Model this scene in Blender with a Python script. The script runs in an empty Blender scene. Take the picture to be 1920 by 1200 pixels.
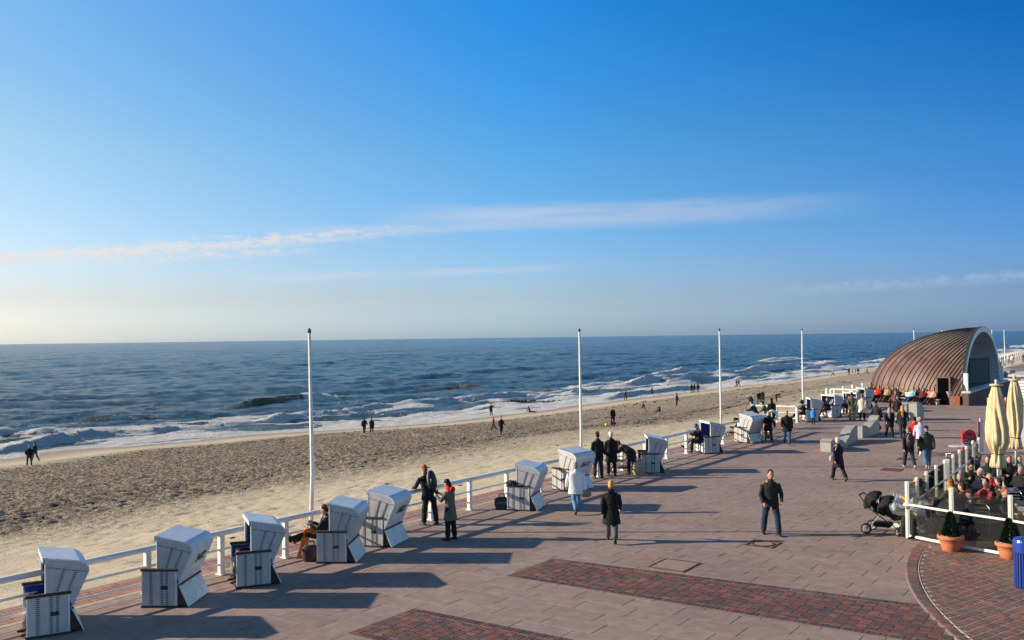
import bpy, bmesh, math, random
import numpy as np
from mathutils import Vector, Matrix
random.seed(7)
rng = np.random.RandomState(11)
R = math.radians
scene = bpy.context.scene
COL = scene.collection

# ------------------------------------------------------------------ camera
FPX, HCAM = 1780.0, 5.6            # focal length in photo pixels, eye height above the promenade
_roll, _pitch = R(0.746), math.atan(32.3 / FPX)
_f = Vector((0, math.cos(_pitch), math.sin(_pitch)))
_r0 = Vector((1, 0, 0)); _u0 = _r0.cross(_f)
_r = _r0 * math.cos(_roll) - _u0 * math.sin(_roll)
_u = _u0 * math.cos(_roll) + _r0 * math.sin(_roll)
cam = bpy.data.cameras.new('camera'); camo = bpy.data.objects.new('camera', cam); COL.objects.link(camo)
camo.matrix_world = Matrix(((_r.x, _u.x, -_f.x, 0), (_r.y, _u.y, -_f.y, 0), (_r.z, _u.z, -_f.z, HCAM), (0, 0, 0, 1)))
cam.sensor_width = 36; cam.lens = 36 * FPX / 1920; cam.clip_start = 0.2; cam.clip_end = 60000
scene.camera = camo

# ------------------------------------------------------------------ sky and sun
SUN_EL = 19.5
w = bpy.data.worlds.new('World'); scene.world = w; w.use_nodes = True
nt = w.node_tree; N = nt.nodes; K = nt.links
for n in list(N): N.remove(n)
def nd(t, **kw):
    n = N.new(t)
    for k, v in kw.items(): setattr(n, k, v)
    return n
def math_n(op, a, b=None, c=None, clamp=False):
    n = N.new('ShaderNodeMath'); n.operation = op; n.use_clamp = clamp
    for i, v in enumerate((a, b, c)):
        if v is None: continue
        if isinstance(v, (int, float)): n.inputs[i].default_value = v
        else: K.new(v, n.inputs[i])
    return n.outputs[0]
def maprange(v, a, b, c, d, smooth=True):
    n = N.new('ShaderNodeMapRange'); n.clamp = True
    if smooth: n.interpolation_type = 'SMOOTHSTEP'
    K.new(v, n.inputs[0])
    for i, x in enumerate((a, b, c, d)):
        if isinstance(x, (int, float)): n.inputs[i + 1].default_value = x
        else: K.new(x, n.inputs[i + 1])
    return n.outputs[0]
sky = nd('ShaderNodeTexSky', sky_type='NISHITA', sun_disc=False)
sky.sun_elevation = R(SUN_EL); sky.sun_rotation = R(-87)
sky.altitude = 0; sky.air_density = 1.0; sky.dust_density = 0.6; sky.ozone_density = 3.0
tc = nd('ShaderNodeTexCoord'); sep = nd('ShaderNodeSeparateXYZ'); K.new(tc.outputs['Generated'], sep.inputs[0])
az = math_n('MULTIPLY', math_n('ARCTAN2', sep.outputs[0], sep.outputs[1]), 57.2958)
el = math_n('MULTIPLY', math_n('ARCSINE', sep.outputs[2]), 57.2958)
hsv = nd('ShaderNodeHueSaturation'); hsv.inputs['Saturation'].default_value = 1.22; hsv.inputs['Value'].default_value = 1.0
K.new(sky.outputs[0], hsv.inputs['Color'])

# grade of the clear sky with height and with the angle from the sun's side (in view: pale towards the sun, deep blue away from it)
GR = {'L': [(1.721, 1.924, 2.89), (1.646, 1.452, 1.726), (2.236, 1.842, 1.579), (2.053, 2.002, 1.873)], 'C': [(1.117, 1.602, 2.862), (1.174, 1.288, 1.885), (0.917, 1.525, 1.859), (0.38, 1.602, 2.269)], 'R': [(0.488, 0.786, 1.824), (0.501, 0.694, 1.394), (0.292, 0.792, 1.25), (0.008, 0.679, 1.177)]}
def ramp(stops, v):
    r = nd('ShaderNodeValToRGB'); el_ = r.color_ramp.elements
    while len(el_) < len(stops): el_.new(0.5)
    for i, (p, c) in enumerate(stops): el_[i].position = p; el_[i].color = (c[0] / 4, c[1] / 4, c[2] / 4, 1)
    K.new(v, r.inputs[0]); return r.outputs[0]
elf = math_n('DIVIDE', el, 60.0, None, True)
def gr(k): a = GR[k]; return ramp([(0.003, a[0]), (0.040, a[1]), (0.178, a[2]), (0.328, a[3]), (0.62, (1.9, 1.45, 1.2)), (0.95, (1.9, 1.45, 1.2))], elf)  # last two stops: sky above the view raised towards neutral as fill light
sa = math_n('ABSOLUTE', math_n('WRAP', math_n('ADD', az, 87.0), 180.0, -180.0))      # degrees from the sun's azimuth
m1 = nd('ShaderNodeMixRGB'); K.new(maprange(sa, 58, 87, 0, 1, False), m1.inputs[0]); K.new(gr('L'), m1.inputs[1]); K.new(gr('C'), m1.inputs[2])
m2 = nd('ShaderNodeMixRGB'); K.new(maprange(sa, 87, 116, 0, 1, False), m2.inputs[0]); K.new(m1.outputs[0], m2.inputs[1]); K.new(gr('R'), m2.inputs[2])
m0_ = nd('ShaderNodeMixRGB'); K.new(maprange(sa, 20, 62, 0, 1), m0_.inputs[0]); m0_.inputs[1].default_value = (.2, .2, .2, 1); K.new(m2.outputs[0], m0_.inputs[2])  # unseen sky around the sun dimmed to cut fill from the left
m3_ = nd('ShaderNodeMixRGB'); K.new(maprange(sa, 120, 175, 0, 1), m3_.inputs[0]); K.new(m0_.outputs[0], m3_.inputs[1]); m3_.inputs[2].default_value = (.56, .50, .45, 1)  # unseen sky opposite the sun raised as fill for the bandshell interior
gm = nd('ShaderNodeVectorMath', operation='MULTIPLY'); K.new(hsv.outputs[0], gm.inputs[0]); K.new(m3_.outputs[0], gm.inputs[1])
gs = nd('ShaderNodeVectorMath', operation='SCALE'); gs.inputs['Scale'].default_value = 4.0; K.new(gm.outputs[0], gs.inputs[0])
# clouds: streaks given by direction, broken up by stretched noise
comb = nd('ShaderNodeCombineXYZ'); K.new(math_n('MULTIPLY', az, 0.12), comb.inputs[0]); K.new(math_n('MULTIPLY', el, 1.05), comb.inputs[1])
nz = nd('ShaderNodeTexNoise'); nz.inputs['Scale'].default_value = 1.6; nz.inputs['Detail'].default_value = 7; nz.inputs['Roughness'].default_value = 0.62
K.new(comb.outputs[0], nz.inputs['Vector'])
comb2 = nd('ShaderNodeCombineXYZ'); K.new(math_n('MULTIPLY', az, 0.9), comb2.inputs[0]); K.new(math_n('MULTIPLY', el, 2.2), comb2.inputs[1])
nz2 = nd('ShaderNodeTexNoise'); nz2.inputs['Scale'].default_value = 1.3; nz2.inputs['Detail'].default_value = 6; nz2.inputs['Roughness'].default_value = 0.6
K.new(comb2.outputs[0], nz2.inputs['Vector'])
def streak(az0, az1, el0, el1, half, soft0, soft1, wob=0.8, noise=nz, thr=(0.32, 0.62), gain=1.0):
    c = maprange(az, az0, az1, el0, el1, False)
    c = math_n('ADD', c, math_n('MULTIPLY', math_n('SUBTRACT', noise.outputs[0], 0.5), wob))
    d = math_n('ABSOLUTE', math_n('SUBTRACT', el, c))
    m = maprange(d, half * 0.25, half * 1.1, 1, 0)
    m = math_n('MULTIPLY', m, maprange(az, az0 - soft0, az0 + soft0, 0, 1))
    m = math_n('MULTIPLY', m, maprange(az, az1 - soft1, az1 + soft1, 1, 0))
    m = math_n('MULTIPLY', m, maprange(noise.outputs[0], thr[0], thr[1], 0.35, 1))
    return math_n('MULTIPLY', m, gain)
m = streak(-5, 17, 7.15, 7.35, 0.95, 5, 7, 0.5, nz, (0.2, 0.6), 0.62)
m = math_n('MAXIMUM', m, streak(-12, 6, 6.35, 6.95, 0.4, 5, 6, 0.5, nz, (0.3, 0.6), 0.5))
m = math_n('MAXIMUM', m, streak(-34, -7, 4.0, 6.45, 0.50, 6, 5, 1.2, nz2, (0.38, 0.58), 0.98))
m = math_n('MAXIMUM', m, streak(-24, -12, 4.4, 5.3, 0.3, 2, 2, 1.2, nz2, (0.46, 0.6), 0.8))
m = math_n('MAXIMUM', m, streak(-14, 4, 3.6, 4.2, 0.3, 3, 4, 0.6, nz, (0.4, 0.58), 0.4))
m = math_n('MAXIMUM', m, streak(17, 34, 2.5, 3.1, 0.42, 4, 5, 0.7, nz2, (0.42, 0.6), 0.5))
ccol = nd('ShaderNodeMixRGB'); ccol.inputs[1].default_value = (7.8, 7.6, 7.5, 1); ccol.inputs[2].default_value = (3.5, 4.8, 7.0, 1)
K.new(maprange(az, -25, 22, 0, 1, False), ccol.inputs[0])
mixc = nd('ShaderNodeMixRGB'); K.new(m, mixc.inputs[0]); K.new(ccol.outputs[0], mixc.inputs[2])
K.new(gs.outputs[0], mixc.inputs[1])
bg = nd('ShaderNodeBackground'); bg.inputs[1].default_value = 0.071; K.new(mixc.outputs[0], bg.inputs[0])
out = nd('ShaderNodeOutputWorld'); K.new(bg.outputs[0], out.inputs[0])

sun = bpy.data.lights.new('sun', 'SUN'); suno = bpy.data.objects.new('sun', sun); COL.objects.link(suno)
sun.energy = 5.0; sun.angle = R(0.55); sun.color = (1.0, 0.86, 0.68)
_az = R(-87)
sdir = Vector((math.sin(_az) * math.cos(R(SUN_EL)), math.cos(_az) * math.cos(R(SUN_EL)), math.sin(R(SUN_EL))))
suno.rotation_euler = sdir.to_track_quat('Z', 'Y').to_euler()
scene.view_settings.view_transform = 'Standard'; scene.view_settings.look = 'None'
scene.view_settings.exposure = 0.56; scene.view_settings.gamma = 1; scene.view_settings.use_curve_mapping = False

# ------------------------------------------------------------------ place helpers
TH = R(34.6)                                    # heading of the promenade, right of the view axis
Lv = Vector((math.sin(TH), math.cos(TH), 0)); Av = Vector((Lv.y, -Lv.x, 0))
def W(L, A, z=0.0): return Lv * L + Av * A + Vector((0, 0, z))
def at(px, py, z=0.0):
    d = _f + _r * ((px - 960) / FPX) - _u * ((py - 600) / FPX)
    return Vector((0, 0, HCAM)) + d * ((z - HCAM) / d.z)
def atY(px, py, Y):
    d = _f + _r * ((px - 960) / FPX) - _u * ((py - 600) / FPX)
    return Vector((0, 0, HCAM)) + d * (Y / d.y)
def LA(p): return p.dot(Lv), p.dot(Av)
YAWL = -34.6                                    # yaw of a thing whose front (+y) looks along the promenade

WL = [(0, 862), (150, 843), (300, 832), (480, 815), (640, 806), (800, 795), (900, 784), (1000, 772), (1110, 757), (1240, 742), (1340, 729),
      (1450, 718), (1520, 707), (1600, 696), (1660, 689), (1905, 664)]
ZSEA = -5.4
_wl = [LA(at(x, y, ZSEA)) for x, y in WL]
WLL = np.array([-400, 20] + [a for a, b in _wl] + [900]); WLA = np.array([-98, -94] + [b for a, b in _wl] + [-30])
def water_A(L): return np.interp(L, WLL, WLA)
def beach_z(L, A):
    t = (-20.3 - A) / (-20.3 - water_A(L))
    return -1.15 - 4.25 * np.clip(t, 0, 2) ** 0.85
def at_beach(px, py):
    z = -3.0
    for _ in range(40):
        p = at(px, py, z); L, A = LA(p); z = 0.5 * z + 0.5 * float(beach_z(L, A))
    p = at(px, py, z); return p

# ------------------------------------------------------------------ numpy noise
def vnoise(x, y, seed=0):
    rs = np.random.RandomState(seed); T = rs.rand(256, 256)
    xi = np.floor(x).astype(int); yi = np.floor(y).astype(int); fx = x - xi; fy = y - yi
    fx = fx * fx * (3 - 2 * fx); fy = fy * fy * (3 - 2 * fy)
    a = T[xi & 255, yi & 255]; b = T[(xi + 1) & 255, yi & 255]; c = T[xi & 255, (yi + 1) & 255]; d = T[(xi + 1) & 255, (yi + 1) & 255]
    return (a * (1 - fx) + b * fx) * (1 - fy) + (c * (1 - fx) + d * fx) * fy
def fbm(x, y, seed=0, o=3):
    s = 0; amp = 1; t = 0
    for i in range(o):
        s = s + amp * vnoise(x * 2 ** i + 17 * i, y * 2 ** i - 9 * i, seed + i); t += amp; amp *= 0.5
    return s / t
def sstep(a, b, x):
    t = np.clip((x - a) / (b - a), 0, 1); return t * t * (3 - 2 * t)

# ------------------------------------------------------------------ materials
MATS = {}
def newmat(name):
    m = bpy.data.materials.new(name); m.use_nodes = True
    return m, m.node_tree.nodes, m.node_tree.links, m.node_tree.nodes['Principled BSDF']
def M(name, col, rough=0.6, metal=0.0, var=0.12, scale=6.0, bump=0.0, bscale=40.0, spec=0.5, rnd=0.0, bdist=0.01):
    """plain procedural surface: colour broken by noise, optional bump, optional per-object variation"""
    if name in MATS: return MATS[name]
    m, n, k, b = newmat(name)
    tc = n.new('ShaderNodeTexCoord')
    tx = n.new('ShaderNodeTexNoise'); tx.inputs['Scale'].default_value = scale; tx.inputs['Detail'].default_value = 5
    k.new(tc.outputs['Object'], tx.inputs['Vector'])
    mr = n.new('ShaderNodeMapRange'); mr.inputs[1].default_value = 0.3; mr.inputs[2].default_value = 0.7
    mr.inputs[3].default_value = 1 - var; mr.inputs[4].default_value = 1 + var; k.new(tx.outputs[0], mr.inputs[0])
    mul = n.new('ShaderNodeVectorMath'); mul.operation = 'SCALE'; mul.inputs[0].default_value = col[:3]
    k.new(mr.outputs[0], mul.inputs['Scale']); src = mul.outputs[0]
    if rnd:
        oi = n.new('ShaderNodeObjectInfo'); mr2 = n.new('ShaderNodeMapRange'); mr2.inputs[3].default_value = 1 - rnd; mr2.inputs[4].default_value = 1 + rnd
        k.new(oi.outputs['Random'], mr2.inputs[0])
        m2 = n.new('ShaderNodeVectorMath'); m2.operation = 'SCALE'; k.new(src, m2.inputs[0]); k.new(mr2.outputs[0], m2.inputs['Scale']); src = m2.outputs[0]
    k.new(src, b.inputs['Base Color'])
    b.inputs['Roughness'].default_value = rough; b.inputs['Metallic'].default_value = metal; b.inputs['Specular IOR Level'].default_value = spec
    if bump:
        t2 = n.new('ShaderNodeTexNoise'); t2.inputs['Scale'].default_value = bscale; t2.inputs['Detail'].default_value = 4
        k.new(tc.outputs['Object'], t2.inputs['Vector'])
        bp = n.new('ShaderNodeBump'); bp.inputs['Strength'].default_value = bump; bp.inputs['Distance'].default_value = bdist
        k.new(t2.outputs[0], bp.inputs['Height']); k.new(bp.outputs[0], b.inputs['Normal'])
    MATS[name] = m; return m
def cloth(col, rough=0.85, name='cloth'):
    key = name + '_%02d%02d%02d' % tuple(int(c * 99) for c in col[:3])
    return M(key, col, rough, var=0.22, scale=9, bump=0.7, bscale=16, spec=0.25, bdist=0.03)
def random_mix(name, cols, rough, islands=True, nscale=3.0, nvar=0.15, bump=0.3, bscale=60, bdist=0.004, spec=0.4):
    """colour picked per piece: object random plus island random"""
    m, n, k, b = newmat(name)
    oi = n.new('ShaderNodeObjectInfo'); ge = n.new('ShaderNodeNewGeometry')
    ad = n.new('ShaderNodeMath'); ad.operation = 'ADD'; k.new(oi.outputs['Random'], ad.inputs[0]); k.new(ge.outputs['Random Per Island'], ad.inputs[1])
    fr = n.new('ShaderNodeMath'); fr.operation = 'FRACT'; k.new(ad.outputs[0], fr.inputs[0])
    cr = n.new('ShaderNodeValToRGB'); cr.color_ramp.interpolation = 'CONSTANT'
    while len(cr.color_ramp.elements) < len(cols): cr.color_ramp.elements.new(0.5)
    for i, c in enumerate(cols):
        cr.color_ramp.elements[i].position = i / len(cols); cr.color_ramp.elements[i].color = (*c, 1)
    k.new(fr.outputs[0], cr.inputs[0])
    tx = n.new('ShaderNodeTexNoise'); tx.inputs['Scale'].default_value = nscale; tx.inputs['Detail'].default_value = 6; tx.inputs['Roughness'].default_value = 0.65
    k.new(ge.outputs['Position'], tx.inputs['Vector'])
    mr = n.new('ShaderNodeMapRange'); mr.inputs[1].default_value = 0.3; mr.inputs[2].default_value = 0.7; mr.inputs[3].default_value = 1 - nvar; mr.inputs[4].default_value = 1 + nvar
    k.new(tx.outputs[0], mr.inputs[0])
    mul = n.new('ShaderNodeVectorMath'); mul.operation = 'SCALE'; k.new(cr.outputs[0], mul.inputs[0]); k.new(mr.outputs[0], mul.inputs['Scale'])
    colsrc = mul.outputs[0]
    if name in ('paving_slabs', 'far_paving', 'terrace_brick', 'mixed_brick', 'pale_red_brick'):
        def nz_(sc, lo, hi, a, c):
            q = n.new('ShaderNodeTexNoise'); q.inputs['Scale'].default_value = sc; q.inputs['Detail'].default_value = 7; q.inputs['Roughness'].default_value = .7; k.new(ge.outputs['Position'], q.inputs['Vector'])
            w_ = n.new('ShaderNodeMapRange'); k.new(q.outputs[0], w_.inputs[0])
            for i, v in enumerate((lo, hi, a, c)): w_.inputs[i + 1].default_value = v
            return w_.outputs[0]
        st = n.new('ShaderNodeVectorMath'); st.operation = 'SCALE'; k.new(colsrc, st.inputs[0]); k.new(nz_(.33, .35, .65, .86, 1.12), st.inputs['Scale'])
        m1_ = n.new('ShaderNodeMixRGB'); k.new(nz_(.9, .55, .72, 0, .30), m1_.inputs[0]); k.new(st.outputs[0], m1_.inputs[1]); m1_.inputs[2].default_value = (.40, .31, .23, 1)
        m2_ = n.new('ShaderNodeMixRGB'); k.new(nz_(7, .70, .74, 0, .5), m2_.inputs[0]); k.new(m1_.outputs[0], m2_.inputs[1]); m2_.inputs[2].default_value = (.09, .07, .06, 1)
        colsrc = m2_.outputs[0]
    k.new(colsrc, b.inputs['Base Color']); b.inputs['Roughness'].default_value = rough; b.inputs['Specular IOR Level'].default_value = spec
    t2 = n.new('ShaderNodeTexNoise'); t2.inputs['Scale'].default_value = bscale; t2.inputs['Detail'].default_value = 3; k.new(ge.outputs['Position'], t2.inputs['Vector'])
    bp = n.new('ShaderNodeBump'); bp.inputs['Strength'].default_value = bump; bp.inputs['Distance'].default_value = bdist
    k.new(t2.outputs[0], bp.inputs['Height']); k.new(bp.outputs[0], b.inputs['Normal'])
    MATS[name] = m; return m

# ------------------------------------------------------------------ mesh builder
class MB:
    def __init__(s): s.v = []; s.f = []
    def add(s, vs, fs):
        o = len(s.v); s.v += [tuple(v) for v in vs]; s.f += [tuple(i + o for i in f) for f in fs]; return s
    def box(s, c, d, rot=None, bev=0.0):
        x, y, z = d[0] / 2, d[1] / 2, d[2] / 2
        if bev > 0:
            b = min(bev, x * .9, y * .9, z * .9); vs = []; 
            for sx in (-1, 1):
                for sy in (-1, 1):
                    for sz in (-1, 1):
                        vs += [(sx * (x - b), sy * (y - b), sz * z), (sx * (x - b), sy * y, sz * (z - b)), (sx * x, sy * (y - b), sz * (z - b))]
            bm = bmesh.new(); 
            for v in vs: bm.verts.new(v)
            bmesh.ops.convex_hull(bm, input=bm.verts); bm.verts.index_update()
            vv = [v.co.copy() for v in bm.verts]; ff = [[v.index for v in f.verts] for f in bm.faces]; bm.free()
        else:
            vv = [Vector((a * x, b_ * y, c_ * z)) for a in (-1, 1) for b_ in (-1, 1) for c_ in (-1, 1)]
            ff = [(0, 1, 3, 2), (4, 6, 7, 5), (0, 4, 5, 1), (2, 3, 7, 6), (0, 2, 6, 4), (1, 5, 7, 3)]
        if rot is not None: vv = [rot @ v for v in vv]
        c = Vector(c); return s.add([v + c for v in vv], ff)
    def loft(s, pts, rad, xref=(1, 0, 0), n=10, cap=True):
        """closed tube along pts; rad = list of (rx, ry); xref gives the direction of rx"""
        pts = [Vector(p) for p in pts]; rad = [(r, r) if isinstance(r, (int, float)) else r for r in rad]
        if cap:
            t0 = (pts[0] - pts[1]).normalized(); t1 = (pts[-1] - pts[-2]).normalized(); r0, r1 = rad[0], rad[-1]
            m0, m1 = min(r0), min(r1)
            if cap != 'end': pts = [pts[0] + t0 * m0 * .75, pts[0] + t0 * m0 * .4] + pts; rad = [(r0[0] * .35, r0[1] * .35), (r0[0] * .8, r0[1] * .8)] + rad
            pts = pts + [pts[-1] + t1 * m1 * .4, pts[-1] + t1 * m1 * .75]
            rad = rad + [(r1[0] * .8, r1[1] * .8), (r1[0] * .35, r1[1] * .35)]
        vs = []; fs = []; X0 = Vector(xref)
        for i, p in enumerate(pts):
            t = (pts[min(i + 1, len(pts) - 1)] - pts[max(i - 1, 0)]).normalized()
            X = X0 - t * X0.dot(t)
            if X.length < 1e-4: X = Vector((0, 1, 0)) - t * t.y
            X.normalize(); Y = t.cross(X)
            for k in range(n):
                a = 2 * math.pi * k / n; vs.append(p + X * (math.cos(a) * rad[i][0]) + Y * (math.sin(a) * rad[i][1]))
        for i in range(len(pts) - 1):
            for k in range(n):
                a = i * n + k; b = i * n + (k + 1) % n; fs.append((a, b, b + n, a + n))
        fs.append(tuple(reversed(range(n)))); fs.append(tuple(range((len(pts) - 1) * n, len(pts) * n)))
        return s.add(vs, fs)
    def tube(s, pts, r, n=8): return s.loft(pts, [r] * len(pts) if isinstance(r, (int, float)) else r, (0.31, 0.2, 0.93), n, False)
    def ell(s, c, r, rot=None, n=10, m=6):
        c = Vector(c); vs = []; fs = []
        for i in range(1, m):
            th = math.pi * i / m
            for k in range(n):
                a = 2 * math.pi * k / n; v = Vector((r[0] * math.sin(th) * math.cos(a), r[1] * math.sin(th) * math.sin(a), r[2] * math.cos(th)))
                vs.append(c + (rot @ v if rot is not None else v))
        t = len(vs); e = Vector((0, 0, r[2])); vs.append(c + (rot @ e if rot is not None else e)); vs.append(c - (rot @ e if rot is not None else e))
        for i in range(m - 2):
            for k in range(n): fs.append((i * n + k, (i + 1) * n + k, (i + 1) * n + (k + 1) % n, i * n + (k + 1) % n))
        for k in range(n):
            fs.append((k, (k + 1) % n, t)); fs.append(((m - 2) * n + (k + 1) % n, (m - 2) * n + k, t + 1))
        return s.add(vs, fs)
    def lathe(s, prof, n=20, c=(0, 0, 0), fold=None):
        c = Vector(c); vs = []; fs = []
        for (r, z) in prof:
            for k in range(n):
                a = 2 * math.pi * k / n; q = r * (fold(a, z) if fold else 1); vs.append(c + Vector((q * math.cos(a), q * math.sin(a), z)))
        for i in range(len(prof) - 1):
            for k in range(n): fs.append((i * n + k, i * n + (k + 1) % n, (i + 1) * n + (k + 1) % n, (i + 1) * n + k))
        fs.append(tuple(reversed(range(n)))); fs.append(tuple(range((len(prof) - 1) * n, len(prof) * n)))
        return s.add(vs, fs)
    def prism(s, poly, x0, x1, axis='x'):
        """poly in (y,z) extruded along x (or in (x,z) along y, (x,y) along z)"""
        def mk(a, p): return {'x': (a, p[0], p[1]), 'y': (p[0], a, p[1]), 'z': (p[0], p[1], a)}[axis]
        n = len(poly); vs = [mk(x0, p) for p in poly] + [mk(x1, p) for p in poly]
        return s.add(vs, [tuple(reversed(range(n))), tuple(range(n, 2 * n))] + [(i, (i + 1) % n, n + (i + 1) % n, n + i) for i in range(n)])
    def build(s, name, mat, parent=None, loc=None, rotz=None, smooth=False, fix=True):
        me = bpy.data.meshes.new(name); me.from_pydata(s.v, [], s.f)
        if fix:
            bm = bmesh.new(); bm.from_mesh(me); bmesh.ops.recalc_face_normals(bm, faces=bm.faces); bm.to_mesh(me); bm.free()
        if smooth: me.polygons.foreach_set('use_smooth', [True] * len(me.polygons))
        if mat: me.materials.append(mat)
        o = bpy.data.objects.new(name, me); COL.objects.link(o)
        if parent: o.parent = parent
        if loc is not None: o.location = loc
        if rotz is not None: o.rotation_euler = (0, 0, R(rotz))
        return o
def thing(name, label, cat, loc=(0, 0, 0), yaw=0, group=None):
    o = bpy.data.objects.new(name, None); COL.objects.link(o); o.empty_display_size = .2
    o.location = loc; o.rotation_euler = (0, 0, R(yaw)); return tag(o, label, cat, group)
def tag(o, label, cat, group=None):
    o['label'] = label; o['category'] = cat
    if group: o['group'] = group
    return o
def struct(o): o['kind'] = 'structure'; return o
def stuff(o): o['kind'] = 'stuff'; return o
CH = {}
def copy_tree(o, parent=None):
    c = o.copy(); COL.objects.link(c); c.parent = parent
    for ch in o.children: copy_tree(ch, c)
    return c
JOBS = []
def remesh(o, vox, disp=0.0, smooth=0):
    md = o.modifiers.new('r', 'REMESH'); md.mode = 'VOXEL'; md.voxel_size = vox; md.use_smooth_shade = True
    if smooth: s = o.modifiers.new('s', 'SMOOTH'); s.iterations = smooth; s.factor = 0.5
    if disp:
        if 'folds' not in bpy.data.textures:
            t = bpy.data.textures.new('folds', 'CLOUDS'); t.noise_scale = 0.09; t.noise_depth = 2
        d = o.modifiers.new('d', 'DISPLACE'); d.texture = bpy.data.textures['folds']; d.strength = disp; d.mid_level = 0.5
    JOBS.append(o); return o

# ================================================================== SETTING
def grid_mesh(name, X, Y, Z, mat, attrs=None, keep=None):
    """regular grid of world points -> mesh with float attributes"""
    n, m = X.shape; co = np.stack([X, Y, Z], -1).reshape(-1, 3).astype(np.float32)
    i = np.arange(n - 1)[:, None] * m + np.arange(m - 1)[None, :]
    q = np.stack([i, i + m, i + m + 1, i + 1], -1).reshape(-1, 4)
    if keep is not None: q = q[keep.reshape(-1)]
    me = bpy.data.meshes.new(name); me.vertices.add(len(co)); me.vertices.foreach_set('co', co.ravel())
    me.loops.add(q.size); me.loops.foreach_set('vertex_index', q.ravel().astype(np.int32))
    me.polygons.add(len(q)); me.polygons.foreach_set('loop_start', np.arange(0, q.size, 4, dtype=np.int32)); me.polygons.foreach_set('loop_total', np.full(len(q), 4, dtype=np.int32))
    me.update(calc_edges=True); me.polygons.foreach_set('use_smooth', [True] * len(q))
    for k, v in (attrs or {}).items():
        a = me.attributes.new(k, 'FLOAT', 'POINT'); a.data.foreach_set('value', v.reshape(-1).astype(np.float32))
    me.materials.append(mat); o = bpy.data.objects.new(name, me); COL.objects.link(o); return o

# ---- sand
def sand_material():
    m, n, k, b = newmat('sand')
    def at_(nm): a = n.new('ShaderNodeAttribute'); a.attribute_name = nm; return a.outputs['Fac']
    ge = n.new('ShaderNodeNewGeometry')
    def noise(sc, det, rough=0.6):
        t = n.new('ShaderNodeTexNoise'); t.inputs['Scale'].default_value = sc; t.inputs['Detail'].default_value = det; t.inputs['Roughness'].default_value = rough
        k.new(ge.outputs['Position'], t.inputs['Vector']); return t.outputs[0]
    def mr(v, a, b_, c, d):
        x = n.new('ShaderNodeMapRange'); k.new(v, x.inputs[0])
        for i, q in enumerate((a, b_, c, d)): x.inputs[i + 1].default_value = q
        return x.outputs[0]
    def mix(f, a, c):
        x = n.new('ShaderNodeMixRGB'); k.new(f, x.inputs[0])
        for i, q in ((1, a), (2, c)):
            if isinstance(q, tuple): x.inputs[i].default_value = (*q, 1)
            else: k.new(q, x.inputs[i])
        return x.outputs[0]
    c = mix(mr(noise(0.5, 6), .35, .65, 0, 1), (0.56, 0.46, 0.31), (0.66, 0.55, 0.38))
    c = mix(mr(noise(4.0, 4, .7), .575, .62, 0, .6), c, (0.28, 0.21, 0.14))
    tr = at_('trample')
    t1 = n.new('ShaderNodeMath'); t1.operation = 'MULTIPLY'; k.new(tr, t1.inputs[0]); k.new(mr(noise(4.4, 5, .75), .42, .53, 0.0, 1), t1.inputs[1])
    c = mix(t1.outputs[0], c, (0.120, 0.100, 0.085))  # shade in the trampled pits painted into the sand colour
    c = mix(at_('wet'), c, (0.40, 0.285, 0.17))
    k.new(c, b.inputs['Base Color']); b.inputs['Specular IOR Level'].default_value = 0.3
    rr = n.new('ShaderNodeMapRange'); rr.inputs[3].default_value = 0.95; rr.inputs[4].default_value = 0.45; k.new(at_('wet'), rr.inputs[0]); k.new(rr.outputs[0], b.inputs['Roughness'])
    hh = n.new('ShaderNodeMath'); hh.operation = 'ADD'; k.new(noise(4.4, 5, .75), hh.inputs[0]); k.new(noise(13, 3), hh.inputs[1])
    bp = n.new('ShaderNodeBump'); bp.inputs['Distance'].default_value = 0.30
    k.new(mr(tr, 0, 1, .20, 1.0), bp.inputs['Strength']); k.new(hh.outputs[0], bp.inputs['Height']); k.new(bp.outputs[0], b.inputs['Normal'])
    return m
def geo_series(start, stop, step0, growth):
    xs = [start]; st = step0
    while xs[-1] < stop: xs.append(xs[-1] + st); st *= growth
    return np.array(xs)
l1 = geo_series(24, 620, 0.17, 1.0062); l0 = 24 - geo_series(0, 90, 0.2, 1.03)[1:][::-1]
Ls = np.concatenate([l0, l1]); ts = np.concatenate([np.linspace(0, .38, 220)[:-1], np.linspace(.38, 1.14, 170)])
LL, TT = np.meshgrid(Ls, ts, indexing='ij'); WA = water_A(LL)
AA = -20.3 + (WA + 20.3) * TT
ZZ = beach_z(LL, AA)
edge = 0.155 + 0.16 * (fbm(LL * .06, AA * .09, 3) - .5) + 0.06 * sstep(60, 130, LL)
tram = sstep(edge + .02, edge + .24, TT) * (1 - sstep(.80, .90, TT + .05 * (fbm(LL * .05, AA * .1, 19) - .5))) * (0.72 + .6 * fbm(LL * .07, AA * .25, 8))
tram *= 1 - 0.35 * sstep(60, 160, LL)
tram = np.clip(tram, 0, 1)
pits = fbm(LL * 3.2, AA * 3.4, 21, 3); pits2 = fbm(LL * 4.6, AA * 5.2, 31, 2)
foot = sstep(.67, .82, vnoise(LL * 2.6, AA * 2.6, 41))
ruts = np.exp(-((AA + 46 + 3.0 * np.sin(LL * .045)) / .35) ** 2) + np.exp(-((AA + 47.8 + 3.0 * np.sin(LL * .045)) / .35) ** 2)
ZZ = ZZ + (pits - .5) * (0.04 + 0.30 * tram) * (1 - sstep(.82, .9, TT)) + (pits2 - .5) * (.03 + .12 * tram) * (1 - sstep(.82, .9, TT)) - foot * 0.05 * (1 - tram) * (TT < .8) + (fbm(LL * .25, AA * .3, 5) - .5) * .12 * (TT < .95) - .16 * ruts
wet = sstep(.9, .985, TT + .03 * (fbm(LL * .1, AA * .2, 9) - .5))
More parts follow.
